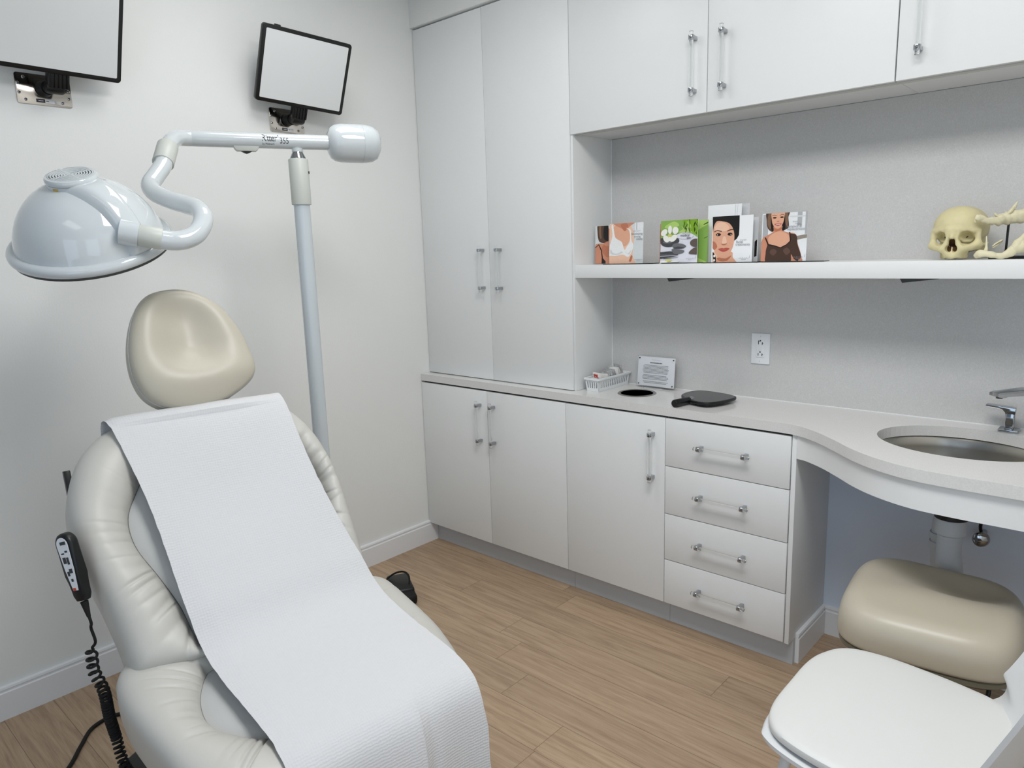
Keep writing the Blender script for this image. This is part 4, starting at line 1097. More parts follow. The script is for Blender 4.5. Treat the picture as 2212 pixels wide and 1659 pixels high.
artB += [('i_water', ell(0.66, 0.625, 0.24, 0.075)), ('i_stone', ell(0.04, 0.52, 0.09, 0.07)), ('i_stone', ell(0.46, 0.52, 0.06, 0.055)), ('i_stone', ell(0.23, 0.46, 0.21, 0.085)), ('i_stone_l', ell(0.2, 0.49, 0.13, 0.03)),
         ('i_petal', ell(0.10, 0.72, 0.10, 0.07, 20, 0.6)), ('i_petal', ell(0.26, 0.78, 0.055, 0.10, 20)), ('i_petal', ell(0.41, 0.76, 0.085, 0.085, 20)), ('i_petal', ell(0.16, 0.57, 0.10, 0.07, 20, -0.8)), ('i_petal', ell(0.36, 0.58, 0.11, 0.07, 20, 0.6)),
         ('i_petal_y', ell(0.26, 0.64, 0.06, 0.05, 16)), ('i_petal', ell(0.26, 0.56, 0.06, 0.05, 16)),
         ('i_stone_l', S_([(0.33, 0.40), (0.40, 0.455), (0.55, 0.45), (0.68, 0.41), (0.70, 0.37), (0.6, 0.335), (0.42, 0.335)])), ('i_stone', S_([(0.36, 0.35), (0.5, 0.38), (0.66, 0.35), (0.6, 0.33), (0.42, 0.328)])),
         ('i_stone_b', ell(0.96, 0.455, 0.15, 0.095)), ('i_stone_b', S_([(0.78, 0.22), (0.9, 0.33), (1.05, 0.34), (1.05, 0.2), (0.9, 0.19)])),
         ('i_stone', S_([(-0.05, 0.24), (0.1, 0.26), (0.3, 0.27), (0.42, 0.24), (0.5, 0.19), (0.4, 0.15), (0.2, 0.12), (-0.05, 0.10)])), ('i_stone_l', S_([(0.32, 0.32), (0.5, 0.31), (0.66, 0.28), (0.6, 0.22), (0.4, 0.21)])),
         ('i_stone_l', [(0.0, 0.19), (0.45, 0.20), (0.45, 0.207), (0.0, 0.20)]), ('i_stone', [(0.1, 0.09), (0.5, 0.12), (0.5, 0.127), (0.1, 0.105)]), ('i_water', [(0.0, 0.155), (0.52, 0.165), (0.52, 0.172), (0.0, 0.165)]),
         ('i_petal_y', ell(0.24, 0.055, 0.09, 0.03)), ('i_petal', ell(0.1, 0.02, 0.12, 0.02)), ('i_petal', ell(0.42, 0.03, 0.12, 0.015))] + logo(0.71, 0.085)
brochure('brochure with white orchid, grey stones and green leaves', 1.293, 0.150, 0.157, 0.160, artB,
         [('medical', 0.0155, 0.80, 0.610, 'ink', 'RIGHT'), ('spa', 0.0155, 0.83, 0.555, 'ink', 'RIGHT'), ('plastic surgery &', 0.0062, 0.82, 0.675, 'ink_light', 'RIGHT')])
# tall pale folders behind the face cover
artC1 = [('i_pane', [(0.80, 0.72), (0.81, 0.72), (0.83, 0.99), (0.82, 0.99)]), ('i_pane', [(0.86, 0.70), (0.866, 0.70), (0.89, 0.99), (0.884, 0.99)])]
brochure('tall white folder rising behind the dark-haired face brochure', 1.466, 0.196, 0.132, 0.208, artC1, [('TO', 0.008, 0.12, 0.745, 'ink_light', 'LEFT')], paper='white_print', group='tall pale folders on the shelf')
artC2 = [('i_taupe', [(0.5, 0.772), (0.95, 0.775), (0.95, 0.781), (0.5, 0.778)]), ('i_taupe', [(0.5, 0.742), (0.78, 0.744), (0.78, 0.75), (0.5, 0.747)])]
brochure('tall grey folder showing right of the tall white folder, behind it', 1.490, 0.212, 0.132, 0.208, artC2, paper='grey_print', group='tall pale folders on the shelf')
artC3 = [('i_hair_k', [(0.90, 0.1), (0.97, 0.12), (0.97, 0.5), (0.90, 0.45)])]
brochure('white brochure edge peeping out right of the dark-haired face brochure', 1.548, 0.172, 0.127, 0.156, artC3, paper='grey_print')
artC = [('white_print', [(0, 0), (1, 0), (1, 1), (0, 1)]),
        ('i_skin_l', S_([(0.02, -0.05), (0.0, 0.2), (0.1, 0.22), (0.3, 0.12), (0.5, 0.2), (0.52, 0.06), (0.68, -0.04)])),
        ('i_skin', S_([(0.12, -0.05), (0.18, 0.16), (0.5, 0.22), (0.54, 0.1), (0.62, -0.05)])),
        ('i_skin_d', S_([(0.14, 0.08), (0.22, 0.02), (0.4, 0.03), (0.5, 0.14), (0.36, 0.08), (0.22, 0.1)])),
        ('i_hair_k', [(0.0, 1.0), (0.67, 1.0), (0.675, 0.72), (0.67, 0.58), (0.62, 0.50), (0.56, 0.46), (0.3, 0.7), (0.0, 0.6)]),
        ('i_skin', S_([(0.0, 0.62), (0.02, 0.80), (0.12, 0.90), (0.28, 0.885), (0.42, 0.84), (0.52, 0.72), (0.56, 0.55), (0.54, 0.36), (0.48, 0.22), (0.38, 0.12), (0.28, 0.085), (0.16, 0.13), (0.06, 0.26), (0.0, 0.42)])),
        ('i_skin_l', S_([(0.06, 0.74), (0.14, 0.86), (0.3, 0.86), (0.42, 0.76), (0.36, 0.68), (0.16, 0.68)])),
        ('i_skin_l', S_([(0.28, 0.55), (0.34, 0.55), (0.37, 0.42), (0.30, 0.38), (0.26, 0.42)])),
        ('i_skin_d', S_([(0.0, 0.46), (0.08, 0.44), (0.14, 0.34), (0.06, 0.27), (0.0, 0.38)])),
        ('i_hair_k', S_([(0.0, 0.62), (-0.05, 0.8), (0.0, 1.02), (0.3, 1.02), (0.34, 0.93), (0.14, 0.915), (0.05, 0.82)])),
        ('i_eye', ell(0.16, 0.605, 0.065, 0.032)), ('i_eye', ell(0.45, 0.605, 0.062, 0.032)), ('i_pearl', ell(0.135, 0.60, 0.012, 0.010)), ('i_pearl', ell(0.475, 0.60, 0.012, 0.010)),
        ('i_hair_k', [(0.05, 0.66), (0.13, 0.69), (0.24, 0.665), (0.24, 0.68), (0.13, 0.706), (0.05, 0.672)]), ('i_hair_k', [(0.38, 0.665), (0.47, 0.695), (0.55, 0.70), (0.55, 0.712), (0.46, 0.71), (0.38, 0.68)]),
        ('i_skin_d', S_([(0.24, 0.40), (0.27, 0.375), (0.31, 0.37), (0.36, 0.385), (0.38, 0.41), (0.33, 0.40), (0.28, 0.40)])),
        ('i_lips', S_([(0.17, 0.285), (0.25, 0.305), (0.31, 0.30), (0.38, 0.31), (0.45, 0.29), (0.38, 0.245), (0.30, 0.225), (0.23, 0.245)])),
        ('i_skin_d', [(0.18, 0.284), (0.31, 0.276), (0.44, 0.288), (0.31, 0.284)]),
        ('i_hair_k', S_([(0.03, 0.22), (0.10, 0.14), (0.12, 0.02), (0.08, -0.05), (0.05, 0.06)])), ('i_pearl', ell(0.075, 0.135, 0.026, 0.03)), ('i_pearl', ell(0.075, 0.04, 0.024, 0.028)),
        ('white_print', [(0.0, 0.0), (0.035, 0.0), (0.005, 1.0), (0.0, 1.0)])] + logo(0.69, 0.07)
brochure('white brochure with a dark-haired woman looking out, wearing pearl earrings', 1.510, 0.147, 0.155, 0.164, artC,
         [('facial', 0.0165, 0.61, 0.405, 'ink_light', 'LEFT'), ('treatments', 0.0150, 0.60, 0.35, 'ink_light', 'LEFT'), ('non surgical', 0.0062, 0.70, 0.465, 'ink_light', 'LEFT')])
artE = [('i_pane_l', [(0, 0), (1, 0), (1, 1), (0, 1)]), ('i_pane', [(0.02, 0.5), (0.14, 0.5), (0.14, 0.98), (0.02, 0.98)]), ('i_pane', [(0.78, 0.72), (0.88, 0.72), (0.88, 1), (0.78, 1)]), ('i_sky', [(0.60, 0.9), (1, 0.9), (1, 0.93), (0.6, 0.93)]),
        ('i_pane', [(0.95, 0.55), (1.0, 0.55), (1.0, 1), (0.95, 1)]), ('i_taupe', [(0.76, 0.43), (1, 0.47), (1, 0.545), (0.76, 0.51)]), ('i_pane_l', [(0.76, 0.1), (1, 0.1), (1, 0.42), (0.76, 0.4)]),
        ('i_hair_b', S_([(0.12, 1.05), (0.10, 0.85), (0.13, 0.70), (0.22, 0.62), (0.3, 0.64), (0.45, 0.64), (0.55, 0.66), (0.60, 0.72), (0.58, 0.9), (0.58, 1.05)])),
        ('i_hair_l', S_([(0.14, 1.0), (0.12, 0.8), (0.18, 0.68), (0.22, 0.75), (0.2, 1.0)])), ('i_hair_l', S_([(0.50, 1.0), (0.52, 0.8), (0.56, 0.72), (0.58, 0.8), (0.56, 1.0)])), ('i_hair_k', S_([(0.44, 1.02), (0.44, 0.75), (0.40, 0.62), (0.52, 0.66), (0.5, 0.85), (0.5, 1.02)])), ('i_hair_k', S_([(0.2, 1.02), (0.2, 0.75), (0.24, 0.62), (0.28, 0.7), (0.26, 1.02)])),
        ('i_skin_t', S_([(0.0, -0.05), (0.01, 0.44), (0.10, 0.53), (0.26, 0.62), (0.27, 0.74), (0.45, 0.74), (0.46, 0.64), (0.6, 0.59), (0.76, 0.55), (0.81, 0.36), (0.9, 0.1), (0.85, -0.05)])),
        ('i_skin', S_([(0.16, 0.5), (0.3, 0.60), (0.44, 0.62), (0.6, 0.54), (0.62, 0.4), (0.44, 0.27), (0.2, 0.35)])),
        ('i_skin', S_([(0.22, 1.03), (0.22, 0.84), (0.26, 0.74), (0.33, 0.685), (0.40, 0.69), (0.46, 0.77), (0.49, 0.88), (0.48, 1.03)])),
        ('i_skin_d', S_([(0.27, 0.70), (0.34, 0.665), (0.44, 0.70), (0.44, 0.66), (0.34, 0.62), (0.28, 0.64)])),
        ('i_eye', ell(0.28, 0.905, 0.042, 0.016)), ('i_eye', ell(0.44, 0.91, 0.04, 0.016)), ('i_hair_b', [(0.22, 0.945), (0.28, 0.955), (0.33, 0.94), (0.33, 0.947), (0.28, 0.965), (0.22, 0.953)]), ('i_hair_b', [(0.39, 0.945), (0.45, 0.965), (0.49, 0.95), (0.49, 0.958), (0.45, 0.973), (0.39, 0.953)]),
        ('i_skin_d', S_([(0.33, 0.825), (0.36, 0.82), (0.39, 0.828), (0.36, 0.84)])),
        ('i_lips2', S_([(0.28, 0.775), (0.36, 0.785), (0.44, 0.78), (0.41, 0.752), (0.36, 0.735), (0.31, 0.75)])), ('i_pearl', [(0.31, 0.772), (0.42, 0.773), (0.40, 0.763), (0.33, 0.762)]),
        ('i_brown', S_([(0.15, -0.05), (0.11, 0.16), (0.13, 0.30), (0.17, 0.36), (0.3, 0.33), (0.44, 0.285), (0.58, 0.35), (0.66, 0.42), (0.74, 0.30), (0.80, 0.16), (0.84, 0.0), (0.74, 0.05), (0.68, 0.14), (0.64, -0.05)], 4)),
        ('i_brown_l', S_([(0.2, 0.2), (0.28, 0.26), (0.36, 0.2), (0.28, 0.12)])), ('i_brown_l', S_([(0.5, 0.22), (0.58, 0.28), (0.66, 0.2), (0.58, 0.13)])),
        ('i_brown', S_([(0.63, 0.55), (0.70, 0.56), (0.78, 0.52), (0.81, 0.34), (0.90, 0.08), (0.78, 0.03), (0.72, 0.2), (0.68, 0.4)])),
        ('i_strap', [(0.075, 0.50), (0.10, 0.505), (0.17, 0.365), (0.15, 0.34)]), ('i_strap', [(0.615, 0.60), (0.64, 0.60), (0.67, 0.42), (0.645, 0.40)]),
        ('i_strap', [(0.14, 0.345), (0.3, 0.315), (0.44, 0.27), (0.56, 0.325), (0.66, 0.41), (0.66, 0.432), (0.56, 0.345), (0.44, 0.29), (0.3, 0.335), (0.14, 0.365)])] + logo(0.72, 0.07)
brochure('brochure with a smiling woman in a brown camisole, rightmost of the covers', 1.698, 0.147, 0.157, 0.164, artE,
         [('removal &', 0.0150, 0.885, 0.69, 'ink_light', 'RIGHT'), ('replacement', 0.0150, 0.955, 0.635, 'ink_light', 'RIGHT'), ('implant', 0.0078, 0.86, 0.755, 'ink_light', 'RIGHT'), ('breast', 0.0078, 0.79, 0.80, 'ink_light', 'RIGHT')])
# smoked acrylic foot plates the brochures stand on
def foot(label, x0, x1, y0, y1):
    P = [(x0, y1), (x0, y0 + 0.012), (x0 + 0.3 * (x1 - x0), y0 + 0.002), ((x0 + x1) / 2, y0), (x1 - 0.3 * (x1 - x0), y0 + 0.002), (x1, y0 + 0.012), (x1, y1)]
    single('brochure_stand', label, 'stand', G().add(prism(P, (0, 0, ZS), (1, 0, 0), (0, 1, 0), (0, 0, 1), 0.0002, 0.0031), 0, False), 'glass_edge', ((x0 + x1) / 2, y0, ZS), 'flat dark stand plates under the brochures')
foot('flat dark stand plate under the white top brochure', 1.035, 1.265, 0.118, 0.19)
foot('flat dark stand plate under the orchid and stones brochure', 1.295, 1.455, 0.142, 0.19)
foot('flat dark stand plate under the dark-haired face brochure', 1.478, 1.690, 0.120, 0.23)
foot('flat dark stand plate jutting out right of the camisole brochure', 1.700, 1.915, 0.138, 0.20)

# ------------------------------------------------------------------ skull and bones
def smin(a, b, k):
    h = np.clip(0.5 + 0.5 * (b - a) / k, 0, 1)
    return b * (1 - h) + a * h - k * h * (1 - h)
def smax(a, b, k): return -smin(-a, -b, k)
def sell(X, Y, Z, c, r):
    q = np.sqrt(((X - c[0]) / r[0]) ** 2 + ((Y - c[1]) / r[1]) ** 2 + ((Z - c[2]) / r[2]) ** 2)
    return (q - 1) * min(r)
def scap(X, Y, Z, a, b, r0, r1=None):
    a, b = np.array(a), np.array(b); d = b - a; r1 = r0 if r1 is None else r1
    h = np.clip(((X - a[0]) * d[0] + (Y - a[1]) * d[1] + (Z - a[2]) * d[2]) / (d @ d), 0, 1)
    return np.sqrt((X - a[0] - h * d[0]) ** 2 + (Y - a[1] - h * d[1]) ** 2 + (Z - a[2] - h * d[2]) ** 2) - (r0 + (r1 - r0) * h)
def skull_fn(X, Y, Z):
    d = sell(X, Y, Z, (0, 0.018, 0.094), (0.0685, 0.086, 0.0635))
    d = smin(d, sell(X, Y, Z, (0, -0.028, 0.100), (0.062, 0.046, 0.053)), 0.02)
    d = smin(d, sell(X, Y, Z, (0, 0.035, 0.05), (0.048, 0.055, 0.032)), 0.015)
    for s in (-1, 1):
        d = smin(d, scap(X, Y, Z, (s * 0.006, -0.071, 0.086), (s * 0.053, -0.050, 0.085), 0.0075, 0.006), 0.012)      # brow
        d = smin(d, scap(X, Y, Z, (s * 0.060, -0.043, 0.084), (s * 0.059, -0.046, 0.046), 0.0078, 0.0085), 0.006)      # outer orbit
        d = smin(d, scap(X, Y, Z, (s * 0.060, -0.046, 0.042), (s * 0.024, -0.068, 0.034), 0.0115, 0.0150), 0.010)     # cheek
        d = smin(d, scap(X, Y, Z, (s * 0.064, -0.042, 0.040), (s * 0.072, 0.004, 0.046), 0.0065, 0.0045), 0.007)        # arch
        d = smin(d, scap(X, Y, Z, (s * 0.012, -0.073, 0.086), (s * 0.017, -0.073, 0.045), 0.008, 0.008), 0.008)       # beside the nose
        d = smin(d, scap(X, Y, Z, (s * 0.05, 0.022, 0.04), (s * 0.05, 0.02, 0.006), 0.013, 0.006), 0.012)               # mastoid
        d = smin(d, scap(X, Y, Z, (s * 0.030, -0.045, 0.03), (s * 0.026, -0.036, 0.004), 0.009, 0.007), 0.008)
    d = smin(d, scap(X, Y, Z, (0, -0.076, 0.076), (0, -0.083, 0.062), 0.0062, 0.005), 0.008)                             # nasal bone
    mx = np.sqrt((X / 0.031) ** 2 + ((Y + 0.052) / 0.026) ** 2 + ((Z - 0.018) / 0.021) ** 2) - 1
    d = smin(d, mx * 0.021, 0.010)
    # hollows
    for s in (-1, 1):
        d = smax(d, -sell(X, Y, Z, (s * 0.0340, -0.078, 0.0665), (0.0172, 0.042, 0.0175)), 0.004)
        d = smax(d, -sell(X, Y, Z, (s * 0.0365, -0.074, 0.0610), (0.0155, 0.037, 0.0185)), 0.004)
        d = smax(d, -sell(X, Y, Z, (s * 0.084, -0.018, 0.074), (0.021, 0.03, 0.026)), 0.010)
        d = smax(d, -sell(X, Y, Z, (s * 0.047, -0.018, 0.018), (0.016, 0.024, 0.020)), 0.006)
        d = smax(d, -sell(X, Y, Z, (s * 0.043, -0.062, 0.012), (0.016, 0.02, 0.013)), 0.007)
        d = smax(d, -sell(X, Y, Z, (s * 0.0075, -0.090, 0.0335), (0.0082, 0.036, 0.0125)), 0.002)
    d = smax(d, -sell(X, Y, Z, (0, -0.090, 0.046), (0.0085, 0.036, 0.0165)), 0.003)
    d = smin(d, scap(X, Y, Z, (0.001, -0.072, 0.047), (0.001, -0.074, 0.024), 0.0011), 0.002)                            # septum
    d = d + 0.0009 * np.sin(X * 210 + 1.3) * np.sin(Z * 240) * np.sin(Y * 190) * (Z < 0.085)
    d = smax(d, -(Z - 0.002 - 0.004 * np.abs(np.sin(X * 120))), 0.003)
    return d
v, f = surfnet(skull_fn, (-0.085, -0.105, -0.004), (0.085, 0.115, 0.168), 0.0023)
YW = math.radians(-5)
def place_skull(p):
    x, y, z = p
    return (2.293 + x * math.cos(YW) - y * math.sin(YW), 0.202 + x * math.sin(YW) + y * math.cos(YW), ZS + z)
g = G()
v = np.array(v)
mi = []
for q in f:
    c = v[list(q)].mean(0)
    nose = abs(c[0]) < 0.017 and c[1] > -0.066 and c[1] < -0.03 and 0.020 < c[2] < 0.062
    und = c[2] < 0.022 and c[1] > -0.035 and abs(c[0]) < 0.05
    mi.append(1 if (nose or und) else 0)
g.v = [place_skull(p) for p in v]; g.f = list(f); g.m = mi; g.sm = [True] * len(f)
sk = Thing('skull', 'cream anatomical skull without lower jaw standing on the shelf', 'skull', (2.293, 0.202, ZS))
sk.part('cranium', g, ['bone', 'bone_dark'], sharp=False)
for s in (-1, 1):
    sk.part('orbital_fissure', G().add(tube([place_skull(p) for p in ((s * 0.019, -0.040, 0.056), (s * 0.024, -0.0385, 0.062), (s * 0.031, -0.0375, 0.068))], [0.0012, 0.0026, 0.0012], 8)), 'bone_dark')
    for a, b in ((0.036, 0.0895), (0.028, 0.0415)):
        pass
# lower jaw lying on the shelf in front of its stand
def lumps(P, R, seed, n=10, seg=16, flat=0.75, amp=0.12):
    C_ = catmull(P, n); rr = np.interp(np.linspace(0, 1, len(C_)), np.linspace(0, 1, len(R)), R)
    vv, ff = tube(C_, list(rr), seg, True, False, flat)
    m_ = []
    for i, p in enumerate(vv):
        c = np.array(C_[i // seg]); dv = np.array(p) - c
        m_.append(c + dv * (1 + amp * 2 * noise.noise(Vector(p) * 90 + Vector((seed, 0, 0)))))
    return m_, ff
g = G()
g.add(lumps([(2.352, 0.112, 1.4435), (2.364, 0.104, 1.4505), (2.385, 0.100, 1.4490), (2.402, 0.104, 1.4450), (2.420, 0.112, 1.4450), (2.437, 0.125, 1.455), (2.449, 0.137, 1.475), (2.461, 0.146, 1.503)], [0.006, 0.0090, 0.0070, 0.0062, 0.0075, 0.0105, 0.0115, 0.003], 1, flat=1.25))
g.add(lumps([(2.437, 0.125, 1.460), (2.456, 0.140, 1.468), (2.475, 0.155, 1.480), (2.492, 0.165, 1.492)], [0.010, 0.013, 0.012, 0.005], 2, flat=1.3))
g.add(lumps([(2.357, 0.110, 1.4445), (2.372, 0.118, 1.4520), (2.374, 0.128, 1.470), (2.371, 0.134, 1.500)], [0.007, 0.0065, 0.0042, 0.0012], 3, flat=0.8))
g.add(lumps([(2.385, 0.150, 1.470), (2.392, 0.158, 1.478), (2.405, 0.165, 1.487), (2.400, 0.168, 1.479), (2.386, 0.152, 1.466)], [0.002, 0.003, 0.0028, 0.003, 0.002], 4, flat=0.6))
single('jaw_bone', 'pale curved jaw bone lying on the shelf in front of the black stand', 'bone', g, 'bone_pale', (2.41, 0.11, ZS), sharp=False)
# black stand and the bone it carries
t = Thing('bone_stand', 'black rod stand holding a bone beside the skull', 'stand', (2.43, 0.215, ZS))
t.part('base', box(2.375, 2.53, 0.165, 0.265, ZS + 0.0002, ZS + 0.008, 0.001), 'black')
t.part('rod', tube([(2.413, 0.19, ZS + 0.008), (2.414, 0.19, 1.528), (2.418, 0.19, 1.546)], 0.0032, 12), 'black')
g = G()
g.add(lumps([(2.342, 0.118, 1.5555), (2.350, 0.122, 1.5520), (2.367, 0.136, 1.5445), (2.388, 0.158, 1.5420), (2.410, 0.186, 1.5485), (2.435, 0.196, 1.5535), (2.462, 0.205, 1.5580), (2.490, 0.212, 1.560)], [0.0042, 0.0062, 0.0056, 0.0080, 0.0120, 0.0125, 0.0125, 0.010], 5, flat=1.55, amp=0.2))
g.add(lumps([(2.405, 0.182, 1.556), (2.415, 0.184, 1.566), (2.424, 0.186, 1.580), (2.431, 0.187, 1.5945)], [0.006, 0.0075, 0.008, 0.002], 6, flat=0.7))
g.add(lumps([(2.400, 0.180, 1.5600), (2.388, 0.176, 1.5560), (2.382, 0.173, 1.5610), (2.381, 0.173, 1.5660)], [0.006, 0.0048, 0.0034, 0.001], 7, flat=0.9))
g.add(lumps([(2.344, 0.118, 1.5520), (2.342, 0.118, 1.5440), (2.344, 0.118, 1.5390)], [0.002, 0.0022, 0.0014], 8))
g.add(lumps([(2.45, 0.2, 1.563), (2.459, 0.203, 1.572), (2.470, 0.206, 1.574), (2.482, 0.21, 1.568)], [0.004, 0.005, 0.005, 0.003], 9))
single('bone_model', 'knobbly pale bone held up by the black stand, overlapping the skull', 'bone', g, 'bone_pale', (2.43, 0.2, 1.545), sharp=False)

# ------------------------------------------------------------------ wall outlet
yo = YB - 0.012
t = Thing('wall_outlet', 'white double power outlet plate on the backsplash', 'power outlet', (1.628, yo, 1.0975))
pl = t.part('cover_plate', prism(rrect(0.0735, 0.119, 0.003), (1.628, yo, 1.0975), (1, 0, 0), (0, 0, 1), (0, -1, 0), 0.0002, 0.0052, 0.0018), 'plate_white')
rc = t.part('receptacle', prism(rrect(0.034, 0.068, 0.002), (1.628, yo, 1.0975), (1, 0, 0), (0, 0, 1), (0, -1, 0), 0.0052, 0.0068, 0.0005), 'plate_white')
for zc in (1.1195, 1.0755):
    g = G()
    g.add(box(1.6195, 1.622, yo - 0.0074, yo - 0.0066, zc - 0.0045, zc + 0.0045), 0, False)
    g.add(box(1.6345, 1.637, yo - 0.0074, yo - 0.0066, zc - 0.0055, zc + 0.0045), 0, False).add(box(1.637, 1.6395, yo - 0.0074, yo - 0.0066, zc - 0.001, zc + 0.0015), 0, False)
    g.add(lathe([(0.0028, 0.0), (0.0028, 0.0006), (0.0, 0.0006)], (1.628, yo - 0.0068, zc + 0.0095), (0, -1, 0), 14), 0, False)
    t.part('socket_opening', g, 'ink', rc)
t.part('indicator', lathe([(0.0026, 0.0), (0.0026, 0.0006), (0.0, 0.0006)], (1.6215, yo - 0.0068, 1.1270), (0, -1, 0), 12), 'ink', rc)
for dz in (0.0035, -0.0045): t.part('test_button', box(1.621, 1.635, yo - 0.0078, yo - 0.0066, 1.0975 + dz - 0.0032, 1.0975 + dz + 0.0032, 0.0004), 'plate_white', rc)
for dz in (-0.0485, 0.0485):
    t.part('screw', G().add(lathe([(0.003, 0.0), (0.003, 0.0008), (0.0, 0.001)], (1.628, yo - 0.0052, 1.0975 + dz), (0, -1, 0), 14)).add(box(1.6276, 1.6284, yo - 0.0065, yo - 0.006, 1.0975 + dz - 0.0022, 1.0975 + dz + 0.0022), 1, False), ['plate_white', 'ink_light'], pl)

# ------------------------------------------------------------------ basket with sachets
ZT = 0.9
bx, by, bw, bl, bh = 1.000, 0.212, 0.074, 0.238, 0.056
def bk_wall(p0, p1, z0, z1, ins, nslot, m):
    """slotted, outward-leaning wall between two base corners"""
    p0, p1 = np.array(p0, float), np.array(p1, float); d = p1 - p0; L0 = np.linalg.norm(d); d /= L0; nrm = np.array([d[1], -d[0]])
    gg = G(); th = 0.002
    def P(a, z):
        k = (z - z0) / (z1 - z0)
        q = p0 + d * (a * L0) + nrm * ins * k + d * (a - 0.5) * 2 * ins * k
        return np.array([q[0], q[1], z])
    def slab(a0, a1, za, zb):
        n3 = np.array([nrm[0], nrm[1], 0]) * th
        v_ = [P(a0, za), P(a1, za), P(a1, zb), P(a0, zb)]; v_ += [q - n3 for q in v_]
        gg.add((v_, [(0, 1, 2, 3), (7, 6, 5, 4), (0, 4, 5, 1), (1, 5, 6, 2), (2, 6, 7, 3), (3, 7, 4, 0)]), 0, False)
    slab(0, 1, z0, z0 + 0.013); slab(0, 1, z1 - 0.014, z1)
    pitch = (1 - 2 * m) / nslot
    slab(0, m + pitch * 0.2, z0 + 0.013, z1 - 0.014); slab(1 - m - pitch * 0.2, 1, z0 + 0.013, z1 - 0.014)
    for k in range(1, nslot): slab(m + pitch * (k - 0.2), m + pitch * (k + 0.2), z0 + 0.013, z1 - 0.014)
    return gg
x0, x1, y0, y1 = bx - bw / 2 + 0.006, bx + bw / 2 - 0.006, by - bl / 2 + 0.006, by + bl / 2 - 0.006
z0, z1 = ZT + 0.0012, ZT + bh
t = Thing('basket', 'small white slotted plastic basket full of wrapped sachets on the counter', 'basket', (bx, by, ZT))
for a, b, n_, m_ in (((x0, y0), (x1, y0), 5, 0.08), ((x1, y0), (x1, y1), 15, 0.05), ((x1, y1), (x0, y1), 5, 0.08), ((x0, y1), (x0, y0), 15, 0.05)):
    t.part('side', bk_wall(a, b, z0, z1, 0.006, n_, m_), 'basket')
t.part('bottom', box(x0, x1, y0, y1, z0 - 0.0008, z0 + 0.0015), 'basket')
g = G(); o_, i_ = rrect(bw + 0.010, bl + 0.010, 0.006), rrect(bw - 0.003, bl - 0.003, 0.005)
vv = [(bx + p[0], by + p[1], z1 + dz) for P_, dz in ((o_, -0.006), (o_, 0.001), (i_, 0.001), (i_, -0.003)) for p in P_]
n_ = len(o_); ff = [(r * n_ + k, r * n_ + (k + 1) % n_, (r + 1) * n_ + (k + 1) % n_, (r + 1) * n_ + k) for r in range(3) for k in range(n_)]
t.part('rim', g.add((vv, ff), 0, False), 'basket')

rs = random.Random(12)
def sachet(yc, lean, w, h, x, film, twist=0.0, zb=None, red=False, label=''):
    """wrapped packet standing in the basket: pillow-shaped paper inside a crinkled film"""
    lean_v = np.array([0.10 * math.sin(twist), math.sin(lean), math.cos(lean)]); lean_v /= np.linalg.norm(lean_v)
    ux = np.array([math.cos(twist), math.sin(twist), 0]); ux -= lean_v * (ux @ lean_v); ux /= np.linalg.norm(ux)
    uz = np.cross(ux, lean_v)
    o = np.array([x, yc, (zb if zb is not None else ZT + 0.012)])
    th = 0.0055
    def fn(side, k=1.0, crk=0.0):
        def q(i, j):
            a, b = i / 8 * 2 - 1, j / 8 * 2 - 1
            bul = max(0, (1 - a * a)) ** 0.6 * max(0, (1 - b * b)) ** 0.6
            p = o + ux * a * w / 2 * k + lean_v * (h / 2 + b * h / 2 * k) + uz * side * th * k * bul
            return p + uz * crk * noise.noise(Vector((a * 3 + yc * 90, b * 3, side)))+ ux * crk * 0.6 * noise.noise(Vector((b * 4, yc * 70, a)))
        return q
    g = G()
    if not film:
        g.add(grid(fn(1), 9, 9), 0).add(grid(fn(-1), 9, 9), 0)
        mats = ['sachet', 'red']
        if red:
            for k in range(4):
                c = o + ux * (-0.010 + 0.006 * k) + lean_v * (h * (0.80 + 0.03 * (k % 2))) + uz * 0.0046
                g.add(obox(c, (ux, lean_v, uz), (0.0022, 0.0055, 0.0004)), 1, False)
            g.add(obox(o + lean_v * h * 0.68 + uz * 0.0056, (ux, lean_v, uz), (0.012, 0.0022, 0.0004)), 1, False)
        nm = 'paper_sachet'
    else:
        g.add(grid(fn(1, 1.0, 0.006), 9, 9), 0).add(grid(fn(-1, 1.0, 0.006), 9, 9), 0)
        g.add(grid(fn(1, 0.86), 9, 9), 1).add(grid(fn(-1, 0.86), 9, 9), 1)
        mats = ['film', 'sachet']
        nm = 'wrapped_sachet'
    return single(nm, label, 'sachet', g, mats, tuple(o), 'sachets in the basket', sharp=False)
GS = 'white packet in crinkled clear film standing in the white basket'
sachet(0.128, -0.55, 0.036, 0.046, 1.000, False, 0.1, ZT + 0.020, label='small white paper packet at the front of the basket')
sachet(0.148, -0.35, 0.046, 0.066, 1.000, False, -0.15, ZT + 0.016, True, 'white paper packet with red print near the front of the basket')
sachet(0.166, -0.42, 0.046, 0.064, 1.004, False, -0.2, ZT + 0.014, label='white paper packet directly behind the red-printed one')
sachet(0.183, -0.45, 0.046, 0.062, 1.006, False, -0.22, ZT + 0.014, label='second plain white paper packet behind the red-printed one')
for k in range(8):
    sachet(0.198 + 0.0168 * k, -0.38 + rs.uniform(-0.05, 0.05), 0.052, 0.062 + 0.0035 * k, 1.000 + rs.uniform(-0.004, 0.004), True, rs.uniform(-0.2, 0.15), ZT + 0.013, label=GS)

